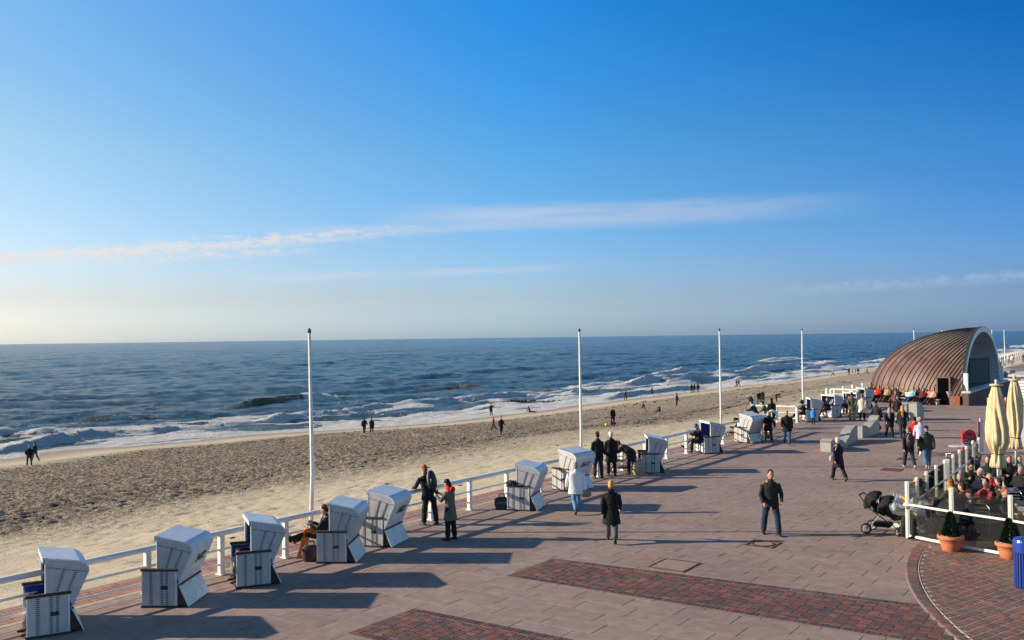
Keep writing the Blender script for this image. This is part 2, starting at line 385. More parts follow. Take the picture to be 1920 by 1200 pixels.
PX = LL * Lv.x + AA * Av.x; PY = LL * Lv.y + AA * Av.y
struct(grid_mesh('beach', PX, PY, ZZ, sand_material(), {'trample': tram, 'wet': wet}))

# ---- sea
def sea_material():
    m, n, k, b = newmat('sea_water')  # black disc on the lid, the dark of the hole painted on
    def at_(nm): a = n.new('ShaderNodeAttribute'); a.attribute_name = nm; return a.outputs['Fac']
    ge = n.new('ShaderNodeNewGeometry')
    mp = n.new('ShaderNodeMapping'); mp.vector_type = 'TEXTURE'; mp.inputs['Rotation'].default_value = (0, 0, -TH); mp.inputs['Scale'].default_value = (1, 1.6, 1); k.new(ge.outputs['Position'], mp.inputs['Vector'])
    def noise(sc, det, rough=0.6, vec=None):
        t = n.new('ShaderNodeTexNoise'); t.inputs['Scale'].default_value = sc; t.inputs['Detail'].default_value = det; t.inputs['Roughness'].default_value = rough
        k.new(vec or mp.outputs[0], t.inputs['Vector']); return t.outputs[0]
    def mth(op, a, c, clamp=False):
        x = n.new('ShaderNodeMath'); x.operation = op; x.use_clamp = clamp
        for i, q in ((0, a), (1, c)):
            if isinstance(q, (int, float)): x.inputs[i].default_value = q
            else: k.new(q, x.inputs[i])
        return x.outputs[0]
    def mr(v, a, b_, c, d):
        x = n.new('ShaderNodeMapRange'); k.new(v, x.inputs[0])
        for i, q in enumerate((a, b_, c, d)): x.inputs[i + 1].default_value = q
        return x.outputs[0]
    def mix(f, a, c):
        x = n.new('ShaderNodeMixRGB'); k.new(f, x.inputs[0])
        for i, q in ((1, a), (2, c)):
            if isinstance(q, tuple): x.inputs[i].default_value = (*q, 1)
            else: k.new(q, x.inputs[i])
        return x.outputs[0]
    c = mix(mr(noise(0.30, 8, .8), .42, .58, 0, 1), (0.008, 0.045, 0.085), (0.045, 0.145, 0.225))
    c = mix(at_('shallow'), c, (0.13, 0.20, 0.22))
    c = mix(at_('olive'), c, (0.20, 0.175, 0.07))  # sandy tint plus painted glow of sun through the wave faces
    fo = at_('foam')
    fn = mth('ADD', mth('MULTIPLY', noise(1.1, 6, .68), .62), mth('MULTIPLY', noise(5.0, 3, .6), .38))
    thr = mth('SUBTRACT', 0.72, mth('MULTIPLY', fo, 0.60))
    mask = mth('MULTIPLY', mth('SUBTRACT', fn, thr), 15.0, True)
    mask = mth('MULTIPLY', mask, mr(fo, 0.02, .2, 0, 1))
    c = mix(mask, c, (0.95, 0.95, 0.94))
    k.new(c, b.inputs['Base Color'])
    k.new(mr(mask, 0, 1, .16, .8), b.inputs['Roughness']); b.inputs['IOR'].default_value = 1.33
    b.inputs['Specular IOR Level'].default_value = 0.22
    h = mth('ADD', mth('MULTIPLY', noise(0.7, 8, .75), 3.0), mth('MULTIPLY', noise(3.0, 4, .6), .35))
    h = mth('ADD', h, mth('MULTIPLY', noise(0.10, 4, .6), 4.5))
    h2 = mth('ADD', h, mth('MULTIPLY', mask, mth('MULTIPLY', noise(2.2, 6, .75), 1.4)))
    bp = n.new('ShaderNodeBump'); bp.inputs['Strength'].default_value = 1.0; bp.inputs['Distance'].default_value = 0.8
    k.new(h2, bp.inputs['Height']); k.new(bp.outputs[0], b.inputs['Normal'])
    return m
c1 = geo_series(30, 26000, 0.45, 1.0092); c0 = 30 - geo_series(0, 9000, 1.0, 1.06)[1:][::-1]
Lg = np.concatenate([c0, c1]); off = geo_series(-4.5, 26000, 0.36, 1.0120)
LG, OF = np.meshgrid(Lg, off, indexing='ij'); WAg = water_A(LG); AG = WAg - OF
ZS = np.full(LG.shape, ZSEA) + 0.0
fade = 1 / (1 + (OF / 1800) ** 2); spc = .42 + .0072 * np.abs(LG - 30); spo = .34 + .0085 * np.abs(OF); lim = 1 / (1 + (spc / 3.0) ** 2)
dep = sstep(0, 14, OF)
sw = np.sin(OF * 2 * np.pi / 17 + 2.6 * fbm(LG * .012, OF * .01, 50) * 6 + LG * .01) * (.10 + .42 * sstep(.45, .8, fbm(LG * .02, OF * .05, 51)))
sw += np.sin(OF * 2 * np.pi / 7.3 + 9 * fbm(LG * .03, OF * .03, 52)) * .10
ch = (fbm(LG * .11, OF * .22, 53, 3) - .5) * 1.15 + (fbm(LG * .45, OF * .8, 57, 2) - .5) * .45 * lim
ZS += (sw * dep + ch * (.2 + .8 * dep)) * fade
foam = np.zeros(LG.shape); olive = np.zeros(LG.shape)
lace = fbm(LG * .09, OF * .35, 60, 4)
foam = np.maximum(foam, (1 - sstep(.2, 1.6, np.abs(OF - .2 - 1.2 * (fbm(LG * .15, OF * 0, 61) - .3)))) * .75)
foam = np.maximum(foam, sstep(.25, .6, lace) * (1 - sstep(11, 19, OF)) * 1.1 * sstep(-1.0, 1, OF))
foam = np.maximum(foam, sstep(.45, .66, lace) * (1 - sstep(20, 52, OF)) * .66)
foam = np.maximum(foam, sstep(.5, .7, lace) * sstep(150, 260, LG) * (1 - sstep(30, 75, OF)) * .6)
foam = np.maximum(foam, (ZS > ZSEA + .50) * (fbm(LG * .3, OF * .3, 66) > .60) * .30 * (OF < 260) * (OF > 40))
def crest(pix, h, breaking, w=(1.0, 2.6), olv=0.0, gaps=()):
    """one wave crest along a line seen in the photo, as a ridge of water with its own foam"""
    global ZS, foam, olive
    q = sorted(LA(at(x, y, ZSEA + .3)) for x, y in pix)
    ql = np.array([a for a, b in q]); qa = np.array([b for a, b in q])
    s = AG - np.interp(LG, ql, qa) + .9 * (fbm(LG * .2, LG * 0 + 3, 70) - .5)
    span = ql[-1] - ql[0]; e = min(12, span * .3)
    env = sstep(ql[0] - e * .4, ql[0] + e, LG) * (1 - sstep(ql[-1] - e, ql[-1] + e * .4, LG))
    prof = np.where(s > 0, np.exp(-(s / w[0]) ** 2), np.exp(-(s / w[1]) ** 2))
    ZS = ZS + h * prof * env * (.85 + .3 * fbm(LG * .45, AG * .6, 71))
    if breaking:
        br = breaking * env * (.75 + .5 * fbm(LG * .12, AG * .1, 73))
        f_ = np.where(s > 0, np.exp(-(s / (w[0] * 1.9)) ** 2), np.exp(-(s / 2.5) ** 2)) * br
        foam = np.maximum(foam, np.clip(f_ * 1.25, 0, 1.2)); ZS = ZS + .28 * env * min(1, breaking) * np.exp(-((s + .1) / .45) ** 2) * (.3 + 1.2 * fbm(LG * 1.4, AG * 1.2, 77))
        foam = np.maximum(foam, env * .5 * (s > 0) * (1 - sstep(4, 14, s)) * sstep(.3, .6, lace) * min(1, breaking))
    if olv: olive = np.maximum(olive, np.clip(olv * env * np.where(s > -.6, np.exp(-((s - .5) / (w[0] * 1.1)) ** 2), 0), 0, 1))
W1 = [(-60, 858), (0, 843), (73, 833), (147, 815), (200, 808), (267, 805), (333, 800), (400, 797), (467, 792), (533, 783), (633, 775), (707, 763), (773, 757), (840, 750), (907, 745), (973, 737), (1017, 732)]
crest(W1, .55, 1.5, (.8, 2.6))
crest([(1010, 732), (1040, 728), (1056, 727)], .5, .25, (.8, 1.6), 1.0)
crest([(1050, 727), (1073, 725), (1160, 718), (1185, 713)], .6, 1.5, (.8, 2.6))
crest([(1165, 722), (1230, 713), (1350, 702), (1430, 693), (1500, 686)], 1.0, 1.25, (1.2, 3))
crest([(-30, 816), (0, 812), (33, 808), (60, 810)], .45, 1.0, (.9, 1.8), .4)
crest([(60, 811), (95, 807), (137, 806)], .4, .5, (.9, 1.8), .5)
crest([(425, 764), (480, 754), (533, 749), (595, 742)], 1.25, .12, (1.1, 2.4), 1.5)
crest([(500, 749), (530, 746)], .15, 1.2, (.6, .8))
crest([(575, 746), (610, 741), (640, 740), (675, 741)], .85, 1.8, (1.2, 2.6), .2)
crest([(765, 731), (800, 729), (840, 725), (887, 720), (915, 721)], 1.1, 0, (1.3, 3), 1.2)
crest([(700, 718), (800, 706), (900, 697), (1010, 689)], .7, 0, (1.6, 4), .15)
crest([(1010, 716), (1100, 705), (1190, 697)], .7, 0, (1.6, 4), .1)
crest([(130, 788), (230, 776), (300, 771)], .3, .2, (1.2, 3), .5)
crest([(1215, 706), (1257, 699), (1292, 694)], .9, .7, (1.3, 3), .4)
crest([(1262, 697), (1280, 694), (1295, 695)], .5, 1.3, (1.6, 2))
crest([(1428, 679), (1460, 674), (1500, 671), (1537, 671)], 1.2, 1.2, (2.2, 4))
crest([(1500, 681), (1570, 678)], .7, .9, (1.6, 3))
crest([(1130, 748), (1170, 740), (1240, 733), (1320, 722)], .5, 1.1, (.8, 2))
crest([(1340, 716), (1430, 706), (1540, 696), (1650, 686)], .35, .9, (1.2, 2))
crest([(1560, 690), (1640, 682)], .5, .8, (1.6, 3))
crest([(1640, 676), (1700, 671), (1760, 667)], .8, .8, (2, 4))
crest([(1860, 662), (1890, 658), (1915, 656)], .9, 1.1, (2, 4))
crest([(1895, 650), (1930, 648), (1960, 647)], 1.1, 1.2, (3, 5))
for i in range(26):                                    # swell lines further out, unbroken
    x0 = rng.uniform(-80, 1700); y0 = 640 + 75 * rng.rand() ** 1.3; ln = rng.uniform(60, 260)
    crest([(x0, y0 + .07 * ln), (x0 + ln, y0)], rng.uniform(.25, .55), 0, (2, 4.5), .0)
rough_f = np.clip(foam, 0, 1) * sstep(3, 8, OF); ZS += rough_f * (fbm(LG * 1.6, OF * 1.6, 81, 3) - .45) * .42 / (1 + spc / 3)
swash = sstep(2.5, -3.5, OF)
ZS = np.where(OF < 3, np.minimum(ZS, ZSEA + .12 + .0 * OF), ZS) 
shallow = 1 - sstep(2, 30, OF)
PX = LG * Lv.x + AG * Av.x; PY = LG * Lv.y + AG * Av.y
sea = struct(grid_mesh('sea', PX, PY, ZS, sea_material(), {'foam': np.clip(foam, 0, 1.3), 'olive': olive, 'shallow': shallow}))

# ---- promenade ground, slabs
mortar = M('joint_dirt', (0.075, 0.06, 0.052), .95, var=.2)
pm = MB(); pm.box((0, 0, -0.04), (1, 1, .05))
def sheet(name, A0, A1, L0, L1, z, thick, mat):
    b = MB(); b.box(((A0 + A1) / 2, (L0 + L1) / 2, z - thick / 2), (A1 - A0, L1 - L0, thick)); return b.build(name, mat, None, (0, 0, 0), YAWL)
far_pave = random_mix('far_paving', [(0.285, 0.205, 0.178)], .85, nvar=.22, nscale=.8)
ground = struct(sheet('promenade', -20.25, 130, -60, 1200, -0.014, .3, mortar))
slab_cols = [(0.305, 0.212, 0.178), (0.318, 0.222, 0.184), (0.298, 0.214, 0.184), (0.312, 0.208, 0.170), (0.322, 0.228, 0.192), (0.296, 0.206, 0.172), (0.306, 0.222, 0.196)]
slab_mat = random_mix('paving_slabs', slab_cols, .82, nscale=3.5, nvar=.2, bump=.25, bscale=90, bdist=.003)
P1, Q1, GAP = 1.175, 0.635, 0.010
def slab_rects(L0, L1, A0, A1):
    r = []; row = int(math.floor((L0 - 15.62) / Q1))
    while 15.62 + row * Q1 < L1:
        l0 = 15.62 + row * Q1; offA = (-10.23 if row % 2 == 0 else -10.61) 
        c = int(math.floor((A0 - offA) / P1))
        while offA + c * P1 < A1:
            a0 = max(offA + c * P1, A0); a1 = min(offA + (c + 1) * P1, A1)
            if a1 - a0 > .06: r.append((l0, l0 + Q1, a0, a1))
            c += 1
        row += 1
    return r
TC, TRo, TRi = (27.15, 10.9), 16.45, 16.18           # brick terrace: centre (L, A) and border radii
def in_terr(l, a, r): return (l - TC[0]) ** 2 + (a - TC[1]) ** 2 < r * r
def strip2(l, a): return a > -12.86 and 18.31 < l < 20.36 + (a + 12.9) * .057
def covered(l0, l1, a0, a1):
    pts = [(l, a) for l in (l0, l1) for a in (a0, a1)]
    if all(in_terr(l, a, TRo) and l < 31 for l, a in pts): return True
    if all(strip2(l, a) for l, a in pts): return True
    if all(13.14 < l < 15.1 and a > -12.97 for l, a in pts): return True
    return False
def project(p):
    v = p - Vector((0, 0, HCAM)); d = v.dot(_f)
    return (960 + FPX * v.dot(_r) / d, 600 - FPX * v.dot(_u) / d, d) if d > .3 else (-9999, -9999, d)
def visible(p, m=60):
    x, y, d = project(p); return d > 0 and -m < x < 1920 + m and -m < y < 1200 + m
SL0, SL1, SA0, SA1 = 8.5, 74.0, -18.62, 4.0
rects = [r for r in slab_rects(SL0, SL1, SA0, SA1) if not covered(*r)]
vis = []; rest = []
for r in rects:
    c = W((r[0] + r[1]) / 2, (r[2] + r[3]) / 2)
    (vis if visible(c, 0) else rest).append(r)
vis.sort(key=lambda r: W(r[0], r[2]).length)
slab_cache = {}
def slab_mesh(w_, h_):
    key = (round(w_, 3), round(h_, 3))
    if key not in slab_cache:
        b = MB(); e = .0025; x, y = w_ / 2 - .007, h_ / 2 - .0018
        vs = [(-x, -y, -.04), (x, -y, -.04), (x, y, -.04), (-x, y, -.04), (-x, -y, -e), (x, -y, -e), (x, y, -e), (-x, y, -e), (-x + e, -y + e, 0), (x - e, -y + e, 0), (x - e, y - e, 0), (-x + e, y - e, 0)]
        fs = [(0, 1, 5, 4), (1, 2, 6, 5), (2, 3, 7, 6), (3, 0, 4, 7), (4, 5, 9, 8), (5, 6, 10, 9), (6, 7, 11, 10), (7, 4, 8, 11), (8, 9, 10, 11)]
        me = bpy.data.meshes.new('paving_slab'); me.from_pydata(vs, [], fs); me.materials.append(slab_mat); slab_cache[key] = (me, vs, fs)
    return slab_cache[key]
def piece(name, me, parent, L, A, z, dyaw=0, tilt=(0, 0)):
    o = bpy.data.objects.new(name, me); COL.objects.link(o); o.parent = parent; o.location = (A, L, z); o.rotation_euler = (tilt[0], tilt[1], R(dyaw)); return o
for r in vis[:300]:
    piece('paving_slab', slab_mesh(r[3] - r[2], r[1] - r[0])[0], ground, (r[0] + r[1]) / 2, (r[2] + r[3]) / 2, rng.uniform(-.003, .001), 0, (rng.uniform(-.002, .002), rng.uniform(-.001, .001)))
b = MB()
for r in vis[300:] + rest:
    _, vs, fs = slab_mesh(r[3] - r[2], r[1] - r[0]); ca, cl, z = (r[2] + r[3]) / 2, (r[0] + r[1]) / 2, rng.uniform(-.003, .001)
    b.add([(v[0] + ca, v[1] + cl, v[2] + z) for v in vs], fs)
stuff(b.build('paving_slab', slab_mat, ground, fix=False))
b = MB(); b.box((56, 37, -.007), (103.9, 130, .008)); b.box((55, 640, -.007), (150, 1131.9, .008)); b.box((0, -20, -.007), (36, 56.9, .008))
stuff(b.build('distant_paving', far_pave, ground))

# ---- bricks
brick_cols = [(0.17, 0.062, 0.046), (0.115, 0.055, 0.046), (0.20, 0.070, 0.050), (0.080, 0.058, 0.054), (0.14, 0.068, 0.055), (0.10, 0.062, 0.055), (0.225, 0.082, 0.06), (0.075, 0.056, 0.055), (0.155, 0.06, 0.046), (0.12, 0.06, 0.05)]
brick_dark = random_mix('mixed_brick', brick_cols, .75, nscale=6, nvar=.25, bump=.35, bscale=70)
brick_terr = random_mix('terrace_brick', [(0.20, 0.085, 0.065), (0.13, 0.078, 0.065), (0.17, 0.080, 0.06), (0.11, 0.075, 0.065), (0.235, 0.090, 0.068), (0.15, 0.095, 0.08)], .7, nscale=6, nvar=.25, bump=.3, bscale=70)
brick_pink = random_mix('pale_red_brick', [(0.34, 0.17, 0.135), (0.30, 0.145, 0.115), (0.37, 0.20, 0.16), (0.27, 0.14, 0.115)], .8, nscale=2, nvar=.2)
joint_sand = M('joint_sand', (0.42, 0.34, 0.27), .95, var=.15)
brk_cache = {}
def brick_mesh(w_, h_, mat):
    key = (round(w_, 3), round(h_, 3), mat.name)
    if key not in brk_cache:
        x, y, e = w_ / 2, h_ / 2, .005
        vs = [(-x, -y, -.03), (x, -y, -.03), (x, y, -.03), (-x, y, -.03), (-x, -y, -e), (x, -y, -e), (x, y, -e), (-x, y, -e), (-x + e, -y + e, 0), (x - e, -y + e, 0), (x - e, y - e, 0), (-x + e, y - e, 0)]
        fs = [(0, 1, 5, 4), (1, 2, 6, 5), (2, 3, 7, 6), (3, 0, 4, 7), (4, 5, 9, 8), (5, 6, 10, 9), (6, 7, 11, 10), (7, 4, 8, 11), (8, 9, 10, 11)]
        me = bpy.data.meshes.new('brick'); me.from_pydata(vs, [], fs); me.materials.append(mat); brk_cache[key] = (me, vs, fs)
    return brk_cache[key]
def lay(parent, items, mat, zt=.009, limit=300):
    """items: (L, A, width along A, length along L, extra yaw deg)"""
    vis = []; rest = []
    for it in items: (vis if visible(W(it[0], it[1]), 0) else rest).append(it)
    vis.sort(key=lambda r: W(r[0], r[1]).length)
    for (l, a, w_, h_, yw) in vis[:limit]:
        piece('brick', brick_mesh(w_, h_, mat)[0], parent, l, a, zt + rng.uniform(-.003, .002), yw, (rng.uniform(-.012, .012), rng.uniform(-.012, .012)))
    b = MB()
    for (l, a, w_, h_, yw) in vis[limit:] + rest:
        _, vs, fs = brick_mesh(w_, h_, mat); c, s_ = math.cos(R(yw)), math.sin(R(yw)); z = zt + rng.uniform(-.003, .002); tx, ty = rng.uniform(-.012, .012), rng.uniform(-.012, .012)
        b.add([(a + v[0] * c - v[1] * s_, l + v[0] * s_ + v[1] * c, v[2] + z + v[0] * tx + v[1] * ty) for v in vs], fs)
    if b.v: stuff(b.build('brick', mat, parent, fix=False))
def strip_items(La, Lb, A0, A1, slope=0.0):
    it = []; a = A0 + .005; kcol = 0
    for l in np.arange(La + .055, Lb(A0) - .04, .105): it.append((l, A0 + .105, .2, .097, 0))      # bricks closing the end
    a = A0 + .225
    while a < A1:
        # one column: border soldier brick, body, border soldier brick
        top = Lb(a); it += [(La + .105, a + .05, .097, .2, 0), (La + .105, a + .155, .097, .2, 0), (top - .105, a + .05, .097, .2, 0), (top - .105, a + .155, .097, .2, 0)]
        l = La + .215 + (.052 if kcol % 2 else 0)
        while l + .1 < top - .21: it.append((l + .052, a + .105, .202, .097, 0)); l += .105
        a += .212; kcol += 1
    return it
def flat_poly(name, pts, z, mat, parent, thick=.02):
    b = MB(); b.prism([(a, l) for l, a in pts], z - thick, z, 'z'); return b.build(name, mat, parent)
st1 = struct(bpy.data.objects.new('brick_band', None)); COL.objects.link(st1); st1.rotation_euler = (0, 0, R(YAWL))
strip_joint = M('strip_joint', (0.17, 0.135, 0.115), .95, var=.2)
flat_poly('joint_bed', [(13.12, -12.98), (13.12, -5.6), (15.12, -5.6), (15.12, -12.98)], .004, strip_joint, st1)
lay(st1, strip_items(13.14, lambda a: 15.10, -12.97, -5.6), brick_dark)
st2 = struct(bpy.data.objects.new('brick_band', None)); COL.objects.link(st2); st2.rotation_euler = (0, 0, R(YAWL))
top2 = lambda a: 20.36 + (a + 12.9) * .057
flat_poly('joint_bed', [(18.29, -12.9), (18.29, -3.2), (top2(-3.9) + .02, -3.9), (top2(-12.9) + .02, -12.9)], .004, strip_joint, st2)
it2 = [i for i in strip_items(18.31, top2, -12.88, -3.0) if not in_terr(i[0], i[1], TRo + .02)]
lay(st2, it2, brick_dark)
ter = struct(bpy.data.objects.new('brick_terrace', None)); COL.objects.link(ter); ter.rotation_euler = (0, 0, R(YAWL))
arc = [(TC[0] + TRo * math.sin(t), TC[1] - TRo * math.cos(t)) for t in np.linspace(-1.1, .62, 60)]
flat_poly('joint_bed', arc + [(36.7, 20), (12.6, 20)], .006, joint_sand, ter)
items = []
for k_ in range(int(16.3 * 1.75 / .098)):                                     # radial border course
    t = -1.1 + k_ * .098 / 16.3
    if t > .6: break
    items.append((TC[0] + 16.315 * math.sin(t), TC[1] - 16.315 * math.cos(t), .25, .090, math.degrees(t)))
dy = -19.5                                                                    # body courses turned from the promenade's line
c_, s_ = math.cos(R(dy)), math.sin(R(dy))
for i in range(-70, 90):
    for j in range(-150, 190):
        x = i * .212; y = j * .105 + (.052 if i % 2 else 0)
        a = -1 + x * c_ - y * s_; l = 24 + x * s_ + y * c_
        if in_terr(l, a, TRi - .02) and 14.5 < l < 33 and a < 6.5 and visible(W(l, a), 40): items.append((l, a, .192, .098, dy))
lay(ter, [i for i in items if i[2] != .25], brick_terr, .011)
lay(ter, [i for i in items if i[2] == .25], brick_terr, .018, 0)
b = MB()
arc2 = [(TC[0] + 16.165 * math.sin(t), TC[1] - 16.165 * math.cos(t)) for t in np.linspace(-1.1, .62, 80)]
b.tube([Vector((a, l, .006)) for l, a in arc2], .011, 5); b.build('joint_line', joint_sand, ter, smooth=True)

# sea-side brick verge, its kerb and the sea wall
verge = struct(sheet('brick_verge', -20.25, -19.02, -40, 330, .004, .02, joint_sand))
items = [(l + .05, a + .1, .203, .097, 0) for i, a in enumerate(np.arange(-20.24, -19.2, .208)) for l in np.arange(9 + (i % 2) * .05, 62, .105)]
lay(verge_e := verge, items, brick_pink, .010)
struct(sheet('kerb', -19.0, -18.64, -40, 330, .0, .2, M('kerb_stone', (0.30, 0.235, 0.20), .85, var=.15, bump=.2)))
struct(sheet('sea_wall', -20.42, -20.26, -60, 900, -.02, 5, M('wall_concrete', (0.3, 0.27, 0.23), .9)))

# manhole covers
rust = M('rusty_iron', (0.13, 0.055, 0.035), .8, .3, var=.35, bump=.5, bscale=60)
infill = M('cover_infill', (0.32, 0.21, 0.18), .85, var=.15, bump=.2)
t = thing('access_cover', 'square paved access cover in a rusty iron frame above the long brick band', 'manhole cover', W(21.3, -9.99), YAWL)
b = MB(); 
for sx in (-1, 1): b.box((sx * .455, 0, .004), (.05, 1.04, .02)); b.box((0, sx * .495, .0045), (.86, .05, .02))
b.build('frame', rust, t); MB().box((0, 0, .0), (.85, .93, .016)).build('cover_plate', infill, t)
t = thing('manhole_cover', 'round rusty manhole cover at the feet of the walking man in jeans', 'manhole cover', at(1431, 1020), YAWL)
b = MB(); [b.box((sx * .36, 0, .004), (.06, .78, .02)) for sx in (-1, 1)]; [b.box((0, sx * .36, .0045), (.66, .06, .02)) for sx in (-1, 1)]; b.build('frame', rust, t)
ring = MB(); ring.lathe([(.31, -.01), (.31, .016), (.25, .016), (.25, -.01)], 32); ring.build('ring', rust, t); MB().lathe([(.24, -.01), (.24, .010), (.001, .010)], 32).build('cover_plate', infill, t)
for (px_, py_, lab) in ((1672, 881, 'faint dark cast cover set in the slabs left of the two men walking away'), (1700, 861, 'small dark cast cover beside the two men walking away')):
    t = thing('drain_cover', lab, 'drain cover', at(px_, py_), YAWL)
    b = MB(); [b.box((sx * .36, 0, .004), (.05, .78, .02)) for sx in (-1, 1)]; [b.box((0, sx * .37, .0045), (.66, .05, .02)) for sx in (-1, 1)]; b.build('frame', rust, t)
    b = MB(); [b.box((0, -.3 + i * .1, .003), (.66, .05, .018)) for i in range(7)]; b.build('grate', rust, t)

# ---- railing
white = M('white_paint', (0.80, 0.79, 0.75), .45, var=.06, bump=.1, bscale=25, rnd=.03)
white_worn = M('worn_white_paint', (0.72, 0.70, 0.65), .55, var=.12, bump=.15)
def railing(name, lab, posts, hi=1.0, group=None):
    """posts: list of (L, A); one thing with posts and three rails"""
    t = thing(name, lab, 'railing', W(posts[0][0], posts[0][1]), 0, group)
    o = W(*posts[0])
    V = [W(*p) - o for p in posts]
    pme = None
    for v in V:
        if pme is None:
            b = MB(); b.box((0, 0, hi / 2 - .02), (.13, .13, hi - .04), None, .012); b.box((0, 0, .012), (.24, .20, .024), None, .006)
            p = b.build('post', white, t); pme = p.data
        else: p = bpy.data.objects.new('post', pme); COL.objects.link(p); p.parent = t
        p.location = v; p.rotation_euler = (0, 0, R(YAWL))
    def rail(nm, z, w_, h_, a, c):
        d = c - a; b = MB(); b.box((0, 0, 0), (w_, d.length, h_), None, min(w_, h_) * .35)
        q = b.build(nm, white, t, (a + c) / 2 + Vector((0, 0, z))); q.rotation_euler = d.to_track_quat('Y', 'Z').to_euler()
    # rails run straight through: one piece for each straight run
    runs = []; i = 0
    while i < len(V) - 1:
        j = i + 1; d0 = (V[j] - V[i]).normalized()
        while j + 1 < len(V) and (V[j + 1] - V[j]).normalized().dot(d0) > .9995: j += 1
        runs.append((V[i], V[j])); i = j
    for a, c in runs:
        rail('handrail', hi - .01, .17, .12, a, c)
        off_ = Vector((0, 0, 0))
        rail('middle_rail', hi * .60, .06, .06, a, c); rail('lower_rail', hi * .25, .05, .05, a, c)
    return t
postL = [4.6, 6.7, 8.8, 10.83, 12.83, 14.83, 16.85, 18.8, 20.75, 22.72, 24.69, 26.8, 28.92, 31.0, 33.1, 35.2, 37.3, 39.45, 41.6, 43.8, 46.1, 48.3, 50.5, 52.8]
railing('railing', 'long white three-bar railing along the sea edge behind the near beach chairs', [(l, -18.8) for l in postL], 1.0)
railing('railing', 'white railing from the beach stairs opening past the middle beach chairs', [(59.3, -22.0), (59.35, -20.6), (59.4, -19.3)] + [(61.4, -19.3), (63.6, -19.3), (65.8, -19.3), (68, -19.35), (70.2, -19.4), (72.3, -19.5)], 1.0)
railing('railing', 'short white railing closing the second stair opening left of the bandshell', [(79.2, -22.9), (79.1, -21.3), (79.0, -19.8)], 1.0)
railing('railing', 'curved white railing on the sea side leading behind the bandshell', [(79.4, -23.3), (82, -23.4), (85, -23.5), (88, -23.5), (91, -23.4), (94, -23.2), (97, -23.0), (100, -22.8), (104, -22.6), (108, -22.4), (112, -22.4)], 1.0)

# ---- flag poles
cap_m = M('dark_cap', (0.05, 0.045, 0.04), .6)
for (x, l, lab) in ((588, 19.4, 'white flagpole nearest the camera, behind the beach chair with the orange blanket'), (1093, 34.9, 'white flagpole behind the beach chair at the white jacket woman'),
                    (1356, 50.3, 'white flagpole behind the chair of the blue-capped reader'), (1511, 65.0, 'white flagpole behind the chairs near the second stairs'),
                    (1717, 99.6, 'short visible top of flagpole above the left slope of the bandshell'), (1765, 114.5, 'flagpole tip just over the middle of the bandshell roof'),
                    (1800, 130.0, 'flagpole tip barely rising above the bandshell crown'),
                    (1864, 151.0, 'left of the two distant flagpoles right of the bandshell'), (1885, 162.5, 'right of the two distant flagpoles right of the bandshell')):
    t = thing('flagpole', lab, 'flagpole', W(l, -20.62, -1.3), 0, 'white flagpoles along the beach edge')
    b = MB(); ln = rng.uniform(-.006, .006); b.tube([(0, 0, 0), (ln * 30, 0, 3), (ln * 14, 0, 7.1)], [.068, .058, .040], 12); b.build('pole', white_worn, t, smooth=True)
    b = MB(); b.lathe([(.001, 7.1), (.045, 7.1), (.06, 7.15), (.04, 7.22), (.001, 7.25)], 12, (ln * 14, 0, 0)); b.build('cap', cap_m, t, smooth=True)
    b = MB(); b.lathe([(.13, -.05), (.13, .25), (.095, .3), (.001, .3)], 12); b.build('base_sleeve', white_worn, t)

